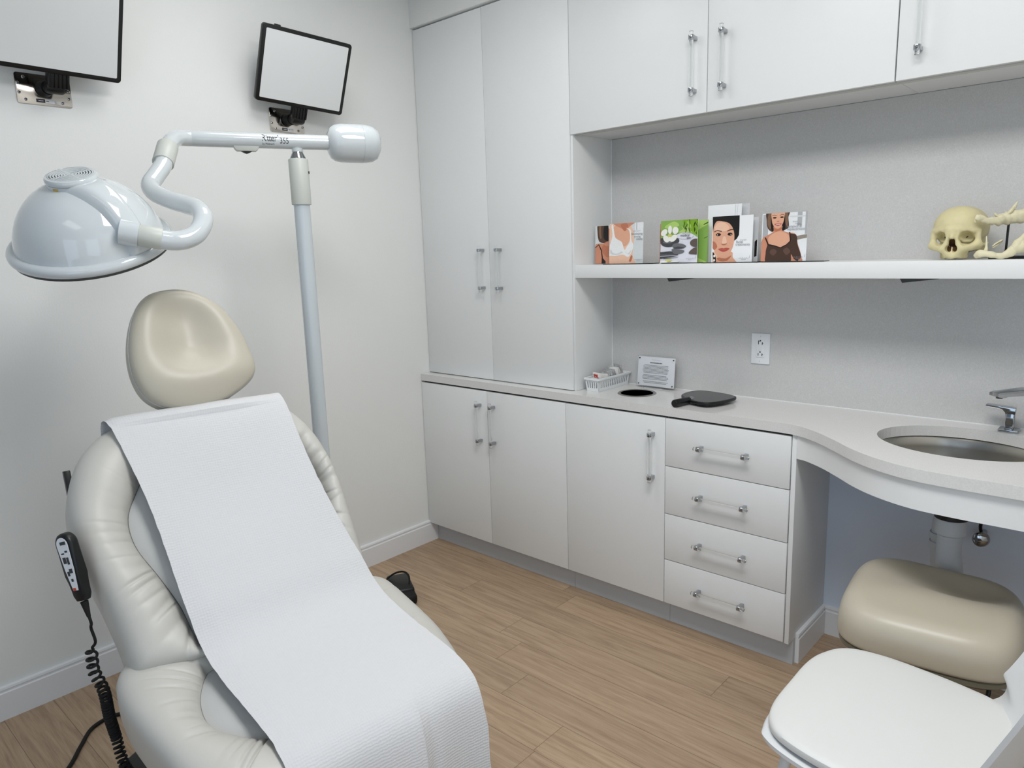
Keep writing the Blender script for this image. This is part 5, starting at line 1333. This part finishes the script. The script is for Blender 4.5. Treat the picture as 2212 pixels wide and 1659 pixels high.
# ------------------------------------------------------------------ placard
a, b = np.array([1.100, 0.300]), np.array([1.288, 0.300])
ux = np.array([1.0, 0.0, 0.0]); ln_ = 0.10
uy = np.array([0, math.sin(ln_), math.cos(ln_)]); uz = np.cross(ux, uy)
W_p, H_p = 0.184, 0.131
o = np.array([1.0945, 0.296, ZT + 0.0065])
t = Thing('notice_placard', 'white printed notice in clear acrylic, propped on a small clear stand against the backsplash', 'notice', (1.19, 0.29, ZT))
cc = o + ux * W_p / 2 + uy * H_p / 2
t.part('acrylic_front', prism(rrect(W_p, H_p, 0.002), cc, ux, uy, uz, 0.0012, 0.004), 'clear_sheet')
pg = t.part('page', prism([(-W_p / 2 + 0.002, -H_p / 2 + 0.002), (W_p / 2 - 0.002, -H_p / 2 + 0.002), (W_p / 2 - 0.002, H_p / 2 - 0.002), (-W_p / 2 + 0.002, H_p / 2 - 0.002)], cc, ux, uy, uz, 0.0, 0.0008), 'white_print')
t.part('acrylic_back', prism(rrect(W_p, H_p, 0.002), cc, ux, uy, uz, -0.004, -0.0002), 'clear_sheet')
g = G()
rt_ = random.Random(5)
def dashes(y, x0, x1, h):
    x = x0
    while x < x1:
        w = rt_.uniform(0.002, 0.006)
        if x + w > x1: break
        g.add(obox(o + ux * (x + w / 2) + uy * y + uz * 0.00095, (ux, uy, uz), (w / 2, h / 2, 0.0001)), 0, False)
        x += w + 0.0013
for k, (y, x0, x1) in enumerate([(0.092, 0.034, 0.150), (0.0866, 0.028, 0.152), (0.0812, 0.031, 0.151), (0.0758, 0.027, 0.153), (0.0704, 0.027, 0.153), (0.065, 0.030, 0.152), (0.0596, 0.030, 0.151),
                                 (0.049, 0.031, 0.150), (0.0436, 0.027, 0.152), (0.0382, 0.026, 0.153), (0.0328, 0.030, 0.150), (0.022, 0.031, 0.151), (0.0166, 0.035, 0.148)]):
    dashes(y, x0, x1, 0.0019)
dashes(0.103, 0.062, 0.122, 0.0042)
t.part('text_lines', g, 'ink', pg)
g = G()
wv = [o + ux * (0.070 + 0.0016 * k) + uy * (0.1155 + 0.0016 * math.sin(k * 1.9) + 0.001 * math.sin(k * 0.7)) + uz * 0.001 for k in range(27)]
t.part('script_heading', g.add(tube(wv, 0.00035, 5)), 'ink_light', pg)
for dx, dy in ((0.010, 0.010), (W_p - 0.010, 0.010), (0.010, H_p - 0.010), (W_p - 0.010, H_p - 0.010)):
    t.part('screw', lathe([(0.0, -0.0045), (0.0026, -0.0045), (0.0026, 0.0048), (0.0, 0.0052)], o + ux * dx + uy * dy, tuple(uz), 14), 'dark_steel')
g = G().add(box(1.140, 1.225, 0.262, 0.330, ZT + 0.0003, ZT + 0.0035, 0.0005), 0, False).add(box(1.140, 1.225, 0.270, 0.273, ZT + 0.0035, ZT + 0.015, 0.0005), 0, False)
t.part('clear_stand', g, 'clear_sheet')

# ------------------------------------------------------------------ hand mirror
MC = np.array([1.478, 0.172]); rot = math.radians(-12)
hd_dir = np.array([-0.06, -1.0]); 
def mp(p): return (MC[0] + p[0] * math.cos(rot) - p[1] * math.sin(rot), MC[1] + p[0] * math.sin(rot) + p[1] * math.cos(rot))
shape = [mp(p) for p in smooth_poly([(-0.098, 0.02), (-0.100, 0.055), (-0.082, 0.088), (-0.02, 0.101), (0.05, 0.098), (0.092, 0.078), (0.106, 0.03), (0.104, -0.03), (0.092, -0.082), (0.06, -0.098), (0.0, -0.092), (-0.03, -0.078), (-0.07, -0.050), (-0.090, -0.02)], 5)]
t = Thing('hand_mirror', 'black hand mirror with a short round handle lying on the counter', 'hand mirror', (MC[0], MC[1], ZT))
t.part('frame', prism(shape, (0, 0, ZT), (1, 0, 0), (0, 1, 0), (0, 0, 1), 0.010, 0.021, 0.003, 3), 'black')
ins = [(MC[0] + (p[0] - MC[0]) * 0.95, MC[1] + (p[1] - MC[1]) * 0.95) for p in shape]
t.part('back_plate', prism(ins, (0, 0, ZT), (1, 0, 0), (0, 1, 0), (0, 0, 1), 0.0205, 0.0213), 'black_gloss')
h0, h1 = np.array([1.457, 0.112, ZT + 0.0155]), np.array([1.437, 0.005, ZT + 0.0152])
d = (h1 - h0) / np.linalg.norm(h1 - h0)
t.part('ferrule', cyl(h0 - d * 0.004, h0 + d * 0.018, 0.0118, 24), 'chrome')
t.part('handle', lathe([(0.0, 0.016), (0.0128, 0.016), (0.0135, 0.02), (0.0148, 0.09), (0.0145, 0.1005), (0.0125, 0.1035), (0.0, 0.1035)], h0, tuple(d), 28), 'black')
t.part('foot', G().add(lathe([(0.012, 0.0003), (0.013, 0.010), (0.0, 0.010)], (1.53, 0.20, ZT), seg=16)).add(lathe([(0.012, 0.0003), (0.013, 0.010), (0.0, 0.010)], (1.44, 0.24, ZT), seg=16)), 'black')

# ------------------------------------------------------------------ tap
def hexplate(c, w, z0, z1):
    return prism(rrect(w, w, 0.006, 3), (c[0], c[1], 0), (1, 0, 0), (0, 1, 0), (0, 0, 1), z0, z1, 0.0015)
TC = (2.452, 0.286)
t = Thing('tap_lever', 'chrome lever handle on a square plate behind the sink', 'tap handle', (TC[0], TC[1], ZT))
t.part('base_plate', hexplate(TC, 0.054, ZT + 0.0002, ZT + 0.0085), 'chrome')
t.part('post', prism(rrect(0.025, 0.025, 0.005), (TC[0], TC[1], 0), (1, 0, 0), (0, 1, 0), (0, 0, 1), ZT + 0.0085, ZT + 0.066, 0.001), 'chrome')
P = [(0.0135, 0.066), (0.0135, 0.075), (0.0, 0.0775), (-0.045, 0.0805), (-0.064, 0.0808), (-0.066, 0.0768), (-0.061, 0.0735), (-0.038, 0.072), (-0.022, 0.069), (-0.0135, 0.060), (-0.0125, 0.055)]
t.part('lever', prism([(p[0], p[1]) for p in P] + [(0.0125, 0.055)], (TC[0], TC[1], ZT), (1, 0, 0), (0, 0, 1), (0, -1, 0), -0.0125, 0.0125, 0.0018), 'chrome')
FC = np.array([2.555, 0.286]); fd = np.array([-0.60, -0.80, 0]); fs = np.array([0.80, -0.60, 0])
t = Thing('faucet', 'chrome spout reaching over the sink from the right edge', 'faucet', (FC[0], FC[1], ZT))
t.part('base_plate', hexplate(FC, 0.060, ZT + 0.0002, ZT + 0.0085), 'chrome')
t.part('post', prism(rrect(0.03, 0.03, 0.005), (FC[0], FC[1], 0), tuple(fd), (-fs[0], -fs[1], 0), (0, 0, 1), ZT + 0.0085, ZT + 0.140, 0.001), 'chrome')
P = [(-0.016, 0.127), (-0.016, 0.155), (0.12, 0.154), (0.200, 0.151), (0.214, 0.1485), (0.214, 0.139), (0.200, 0.1335), (0.186, 0.133), (0.180, 0.1355), (0.06, 0.133), (0.016, 0.127)]
t.part('spout', prism(P, (FC[0], FC[1], ZT), tuple(fd), (0, 0, 1), tuple(fs), -0.0165, 0.0165, 0.002), 'chrome')
t.part('aerator', cyl(np.array([FC[0], FC[1], ZT + 0.130]) + fd * 0.193, np.array([FC[0], FC[1], ZT + 0.136]) + fd * 0.193, 0.009, 20), 'dark_steel')

# ------------------------------------------------------------------ pipework under the sink
t = Thing('sink_drain', 'pale plastic drain trap hanging below the sink', 'drain pipe', (2.352, 0.09, 0.45))
dx, dy = 2.352, 0.085
t.part('flange', lathe([(0.0, 0.655), (0.046, 0.655), (0.046, 0.7045), (0.0, 0.7045)], (dx, dy, 0), seg=32), 'black')
t.part('tailpiece', lathe([(0.0, 0.50), (0.034, 0.50), (0.034, 0.60), (0.0425, 0.606), (0.0425, 0.650), (0.040, 0.654), (0.0, 0.654)], (dx, dy, 0), seg=32), 'pvc')
t.part('trap', tube(catmull([(dx, dy, 0.54), (dx + 0.012, dy + 0.004, 0.47), (dx + 0.014, dy + 0.02, 0.41), (dx + 0.006, dy + 0.06, 0.375), (dx - 0.016, dy + 0.10, 0.39), (dx - 0.034, dy + 0.12, 0.44), (dx - 0.040, dy + 0.125, 0.49), (dx - 0.040, dy + 0.126, 0.58), (dx - 0.036, dy + 0.128, 0.62)], 8), 0.033, 24), 'pvc')
for z in (0.505, 0.535): t.part('coupling', lathe([(0.030, z), (0.038, z), (0.039, z + 0.003), (0.039, z + 0.018), (0.038, z + 0.021), (0.030, z + 0.021)], (dx - 0.040, dy + 0.126, 0), seg=28), 'pvc')
t.part('waste_arm', tube(catmull([(dx - 0.036, dy + 0.128, 0.615), (dx - 0.03, dy + 0.15, 0.645), (dx + 0.0, dy + 0.20, 0.65), (dx + 0.0, YB - 0.001, 0.65)], 8), 0.028, 20), 'pvc')
t = Thing('shutoff_valve', 'chrome round valve knob on the wall behind the drain trap', 'valve', (2.45, 0.30, 0.55))
t.part('stem', cyl((2.405, YB - 0.0005, 0.535), (2.405, YB - 0.07, 0.535), 0.009, 16), 'chrome')
t.part('knob', lathe([(0.0, 0.0), (0.02, 0.0), (0.025, 0.004), (0.025, 0.010), (0.018, 0.016), (0.0, 0.018)], (2.405, YB - 0.07, 0.535), (0.35, -0.93, 0), 24, sx=1.0, sy=1.0), 'chrome')
t.part('supply_hose', tube(catmull([(2.405, YB - 0.05, 0.54), (2.402, YB - 0.07, 0.58), (2.42, YB - 0.10, 0.64), (2.46, 0.30, 0.72), (2.47, 0.335, 0.80), (2.47, 0.338, 0.865)], 8), 0.005, 10), 'black_matte')

# ------------------------------------------------------------------ stool
ST = np.array([2.372, -0.205]); sa = math.radians(6)
def stp(x, y, z): return np.array([ST[0] + x * math.cos(sa) - y * math.sin(sa), ST[1] + x * math.sin(sa) + y * math.cos(sa), z])
def sup(t_, a, b, n): 
    c, s_ = math.cos(t_), math.sin(t_)
    return (a * math.copysign(abs(c) ** (2 / n), c), b * math.copysign(abs(s_) ** (2 / n), s_))
t = Thing('stool', 'taupe vinyl rolling stool tucked under the sink counter', 'stool', (ST[0], ST[1], 0))
rows = [(q, 1.0) for q in (0.02, 0.15, 0.28, 0.40, 0.5, 0.6, 0.68)] + [(0.72 + 0.28 * math.sin(a) ** 0.8, math.cos(a) ** 0.72) for a in np.linspace(0.06, 1.54, 14)]
NS = 96
def sf(i, j):
    tt = 2 * PI * j / NS
    X, Y = sup(tt, 0.222, 0.232, 3.8)
    if i < len(rows):
        q = rows[i][0]; x, y = X * q, Y * q
        e = rows[i][1]
        z = 0.432 + 0.104 * e
        dz_ = 0.042 * math.exp(-((x - 0.07) / 0.13) ** 2 - ((y - 0.10) / 0.085) ** 2)
        dz_ -= 0.010 * math.exp(-((y + 0.05) / 0.07) ** 2) * (1 - q)
        dz_ += 0.012 * sstep(0.06, 0.24, -y)
        z -= dz_ * e
        return stp(x, y, z)
    k, z = [(1.001, 0.428), (0.998, 0.423), (0.985, 0.4195), (0.95, 0.418), (0.5, 0.418), (0.02, 0.418)][i - len(rows)]
    return stp(X * k, Y * k, z)
v, f = grid(sf, len(rows) + 6, NS, True)
f += [tuple(range(NS))[::-1], tuple((len(rows) + 5) * NS + k for k in range(NS))]
t.part('seat', (v, f), 'stool_vinyl', sharp=False)
prs = [(0.02, 0.4176), (0.965, 0.4176), (0.985, 0.414), (0.98, 0.402), (0.93, 0.392), (0.5, 0.386), (0.02, 0.386)]
v, f = grid(lambda i, j: stp(*(c * prs[i][0] for c in sup(2 * PI * j / NS, 0.222, 0.232, 3.8)), prs[i][1]), len(prs), NS, True)
f += [tuple(range(NS)), tuple((len(prs) - 1) * NS + k for k in range(NS))[::-1]]
t.part('seat_pan', (v, f), 'stool_pan')
bel = [(0.0, 0.386)]
for k in range(11):
    z = 0.384 - k * 0.0115; bel += [(0.034 + 0.0006 * k, z), (0.044 + 0.0006 * k, z - 0.005), (0.034 + 0.0006 * k, z - 0.010)]
bel += [(0.028, 0.255), (0.028, 0.09), (0.0, 0.09)]
t.part('gas_lift_boot', lathe(bel[::-1], (ST[0], ST[1], 0), seg=32), 'stool_pan')
for k in range(5):
    a = 2 * PI * k / 5 + 0.3; e = np.array([math.cos(a), math.sin(a), 0])
    c = np.array([ST[0], ST[1], 0])
    lg = t.part('base_leg', tube([c + e * 0.02 + np.array([0, 0, 0.095]), c + e * 0.14 + np.array([0, 0, 0.085]), c + e * 0.235 + np.array([0, 0, 0.066])], [0.026, 0.02, 0.015], 14), 'black')
    t.part('caster', G().add(lathe([(0.0, -0.011), (0.022, -0.011), (0.025, -0.006), (0.025, 0.006), (0.022, 0.011), (0.0, 0.011)], c + e * 0.235 + np.array([0, 0, 0.0252]), (-e[1], e[0], 0), 20)), 'black_matte', lg)
lp = catmull([stp(0.050, -0.188, 0.392), stp(0.055, -0.200, 0.350), stp(0.066, -0.207, 0.322), stp(0.095, -0.207, 0.318), stp(0.128, -0.195, 0.330), stp(0.146, -0.178, 0.352), stp(0.150, -0.165, 0.375), stp(0.146, -0.150, 0.392)], 8)
t.part('height_lever', tube(lp, 0.0055, 12), 'black')

# ------------------------------------------------------------------ white moulded chair
CY, CX = -0.775, 2.190
prof = [(0.000, 0.428), (0.004, 0.446), (0.022, 0.457), (0.07, 0.462), (0.15, 0.459), (0.25, 0.453), (0.33, 0.450), (0.39, 0.454), (0.432, 0.472), (0.458, 0.505), (0.478, 0.556), (0.498, 0.63), (0.518, 0.71), (0.535, 0.78), (0.545, 0.82), (0.549, 0.835)]
wid = [0.135, 0.165, 0.198, 0.230, 0.248, 0.252, 0.249, 0.244, 0.236, 0.228, 0.222, 0.222, 0.222, 0.212, 0.190, 0.150]
PR = catmull([(a, b, w) for (a, b), w in zip(prof, wid)], 5)
def shell(off):
    NB = 33
    def fn(i, j):
        d, z, w = PR[i]
        q = j / (NB - 1) * 2 - 1
        a = PR[max(i - 1, 0)]; b = PR[min(i + 1, len(PR) - 1)]
        tx, tz = b[0] - a[0], b[1] - a[1]; l = math.hypot(tx, tz); nx, nz = -tz / l, tx / l
        bend = sstep(0.34, 0.46, d) * 1.0
        up = 0.010 * abs(q) ** 4 * (1 - bend) - 0.006 * abs(q) ** 6 * (1 - bend) + bend * 0.040 * abs(q) ** 2.5 * math.exp(-((d - 0.46) / 0.06) ** 2) + bend * 0.030 * q * q
        front_ = -0.012 * abs(q) ** 6 * (1 - bend)
        y = q * w
        return np.array([CX + d + nx * (up + off + front_) , CY + y, z + nz * (up + off + front_)])
    return grid(fn, len(PR), NB), NB
(v1, f1), NB = shell(0.0)
(v2, f2), _ = shell(-0.009)
n1 = len(v1); v = v1 + v2; f = [q for q in f1] + [tuple(i + n1 for i in q[::-1]) for q in f2]
nr = len(PR)
loop = [i * NB for i in range(nr)] + [(nr - 1) * NB + j for j in range(1, NB)] + [i * NB + NB - 1 for i in range(nr - 2, -1, -1)] + [j for j in range(NB - 2, 0, -1)]
for k in range(len(loop)):
    a, b = loop[k], loop[(k + 1) % len(loop)]
    f.append((a, a + n1, b + n1, b))
t = Thing('side_chair', 'white moulded chair with a padded seat in front of the stool', 'chair', (CX + 0.27, CY, 0))
t.part('shell', (v, f), 'chair_white')
# seat pad
PDo = [(0.0, 0.0)]
pad_poly = smooth_poly([(0.018, -0.10), (0.016, 0.0), (0.018, 0.10), (0.035, 0.165), (0.075, 0.208), (0.15, 0.229), (0.25, 0.232), (0.33, 0.224), (0.385, 0.20), (0.418, 0.12), (0.425, 0.0), (0.418, -0.12), (0.385, -0.20), (0.33, -0.224), (0.25, -0.232), (0.15, -0.229), (0.075, -0.208), (0.035, -0.165)], 6)
pr_ = polar_fn([(p[0], p[1]) for p in pad_poly[::6]], (0.21, 0.0))
zsurf = lambda d: float(np.interp(d, [p[0] for p in PR], [p[1] for p in PR]))
rowsp = [(1.0, 0.001), (1.004, 0.008), (0.997, 0.015), (0.975, 0.0195), (0.93, 0.0215), (0.8, 0.023), (0.6, 0.0235), (0.35, 0.0235), (0.12, 0.0235), (0.01, 0.0235)]
def pdf(i, j):
    tt = -PI + 2 * PI * j / 140
    r = float(pr_(tt)) * rowsp[i][0] * 1.045
    d, y = 0.21 + r * math.cos(tt), r * math.sin(tt)
    return np.array([CX + d, CY + y, zsurf(max(d, 0.03)) + rowsp[i][1] + 0.004 * (abs(y) / 0.25) ** 4])
v, f = grid(pdf, len(rowsp), 140, True)
f.append(tuple((len(rowsp) - 1) * 140 + k for k in range(140)))
t.part('seat_pad', (v, f), 'chair_pad')
for sx_, sy_ in ((0, -1), (0, 1), (1, -1), (1, 1)):
    top = np.array([CX + (0.075 if not sx_ else 0.37), CY + 0.17 * sy_, 0.446]); bot = np.array([CX + (0.015 if not sx_ else 0.47), CY + 0.225 * sy_, 0.004])
    P = catmull([top + np.array([0.03 * (1 if not sx_ else -1), -0.03 * sy_, -0.002]), top + np.array([0, 0, -0.012]), (top * 0.5 + bot * 0.5), bot], 6)
    lg = t.part('leg', tube(P, list(np.linspace(0.0135, 0.0095, len(P))), 18), 'chair_white')
    t.part('foot_cap', lathe([(0.0, 0.0003), (0.0105, 0.0003), (0.011, 0.012), (0.0, 0.012)], (bot[0], bot[1], 0), seg=16), 'dark_grey', lg)

# ------------------------------------------------------------------ black power adapter on the floor
c, s_ = math.cos(0.5), math.sin(0.5)
ax_ = ((c, -s_, 0), (s_, c, 0), (0, 0, 1))
t = Thing('power_adapter', 'small black boxy unit with a looped cable on the floor beyond the exam chair', 'power adapter', (0.40, -0.49, 0))
t.part('body', obox((0.350, -0.485, 0.029), ax_, (0.085, 0.05, 0.0285), 0.012, 3), 'black')
t.part('plug_block', obox((0.435, -0.525, 0.024), ax_, (0.045, 0.045, 0.0235), 0.016, 3), 'black_matte')
t.part('cable', tube(catmull([(0.20, -0.52, 0.006), (0.26, -0.55, 0.02), (0.30, -0.49, 0.075), (0.345, -0.462, 0.094), (0.385, -0.462, 0.085), (0.402, -0.475, 0.05)], 8), 0.0042, 10), 'black_matte')
# ------------------------------------------------------------------ camera
cd = bpy.data.cameras.new('camera'); cam = bpy.data.objects.new('camera', cd); COL.objects.link(cam)
yaw, pitch, roll = 0.7381, -0.1833, -0.0312
cy_, sy_, cp_, sp_ = math.cos(yaw), math.sin(yaw), math.cos(pitch), math.sin(pitch)
Fw = Vector((-sy_ * cp_, cy_ * cp_, sp_)); R0 = Vector((cy_, sy_, 0)); U0 = R0.cross(Fw)
Rr = R0 * math.cos(roll) + U0 * math.sin(roll); Uu = -R0 * math.sin(roll) + U0 * math.cos(roll)
mw = Matrix((Rr, Uu, -Fw)).transposed().to_4x4(); mw.translation = Vector((2.7619, -2.3486, 1.4987))
cam.matrix_world = mw
cd.sensor_width = 36.0; cd.sensor_fit = 'HORIZONTAL'; cd.lens = 1545.71 / 2212 * 36.0
cd.clip_start = 0.05
bpy.context.scene.camera = cam

# ------------------------------------------------------------------ light
def area(name, loc, rot, sx, sy, power, col):
    l = bpy.data.lights.new(name, 'AREA'); l.shape = 'RECTANGLE'; l.size = sx; l.size_y = sy; l.energy = power; l.color = col
    o = bpy.data.objects.new(name, l); COL.objects.link(o); o.location = loc; o.rotation_euler = rot
    return o
area('ceiling_light_front', (2.30, -1.30, 2.735), (0, 0, 0), 1.2, 0.6, 32, (0.99, 0.995, 1.0))
area('ceiling_light_corner', (0.85, -0.95, 2.735), (0, 0, 0), 0.6, 0.6, 7, (0.99, 0.995, 1.0))
area('ceiling_light_rear', (2.3, -3.3, 2.735), (0, 0, 0), 1.2, 0.6, 4, (0.99, 0.995, 1.0))
area('daylight_window', (3.585, -2.75, 1.35), (0, PI / 2, 0), 1.2, 1.0, 5, (0.55, 0.75, 1.0))
area('fill_light_rear', (2.9, -4.28, 1.15), (PI / 2, 0, 0), 1.4, 1.6, 10, (0.62, 0.80, 1.0))  # added fill lamp, no window here; brightens cabinet fronts and under-sink wall
w = bpy.data.worlds.new('world'); bpy.context.scene.world = w; w.use_nodes = True
w.node_tree.nodes['Background'].inputs[0].default_value = (0.62, 0.78, 1.0, 1)
w.node_tree.nodes['Background'].inputs[1].default_value = 0.3
vs = bpy.context.scene.view_settings
vs.view_transform = 'Standard'; vs.look = 'None'; vs.exposure = 0.0; vs.gamma = 1.0
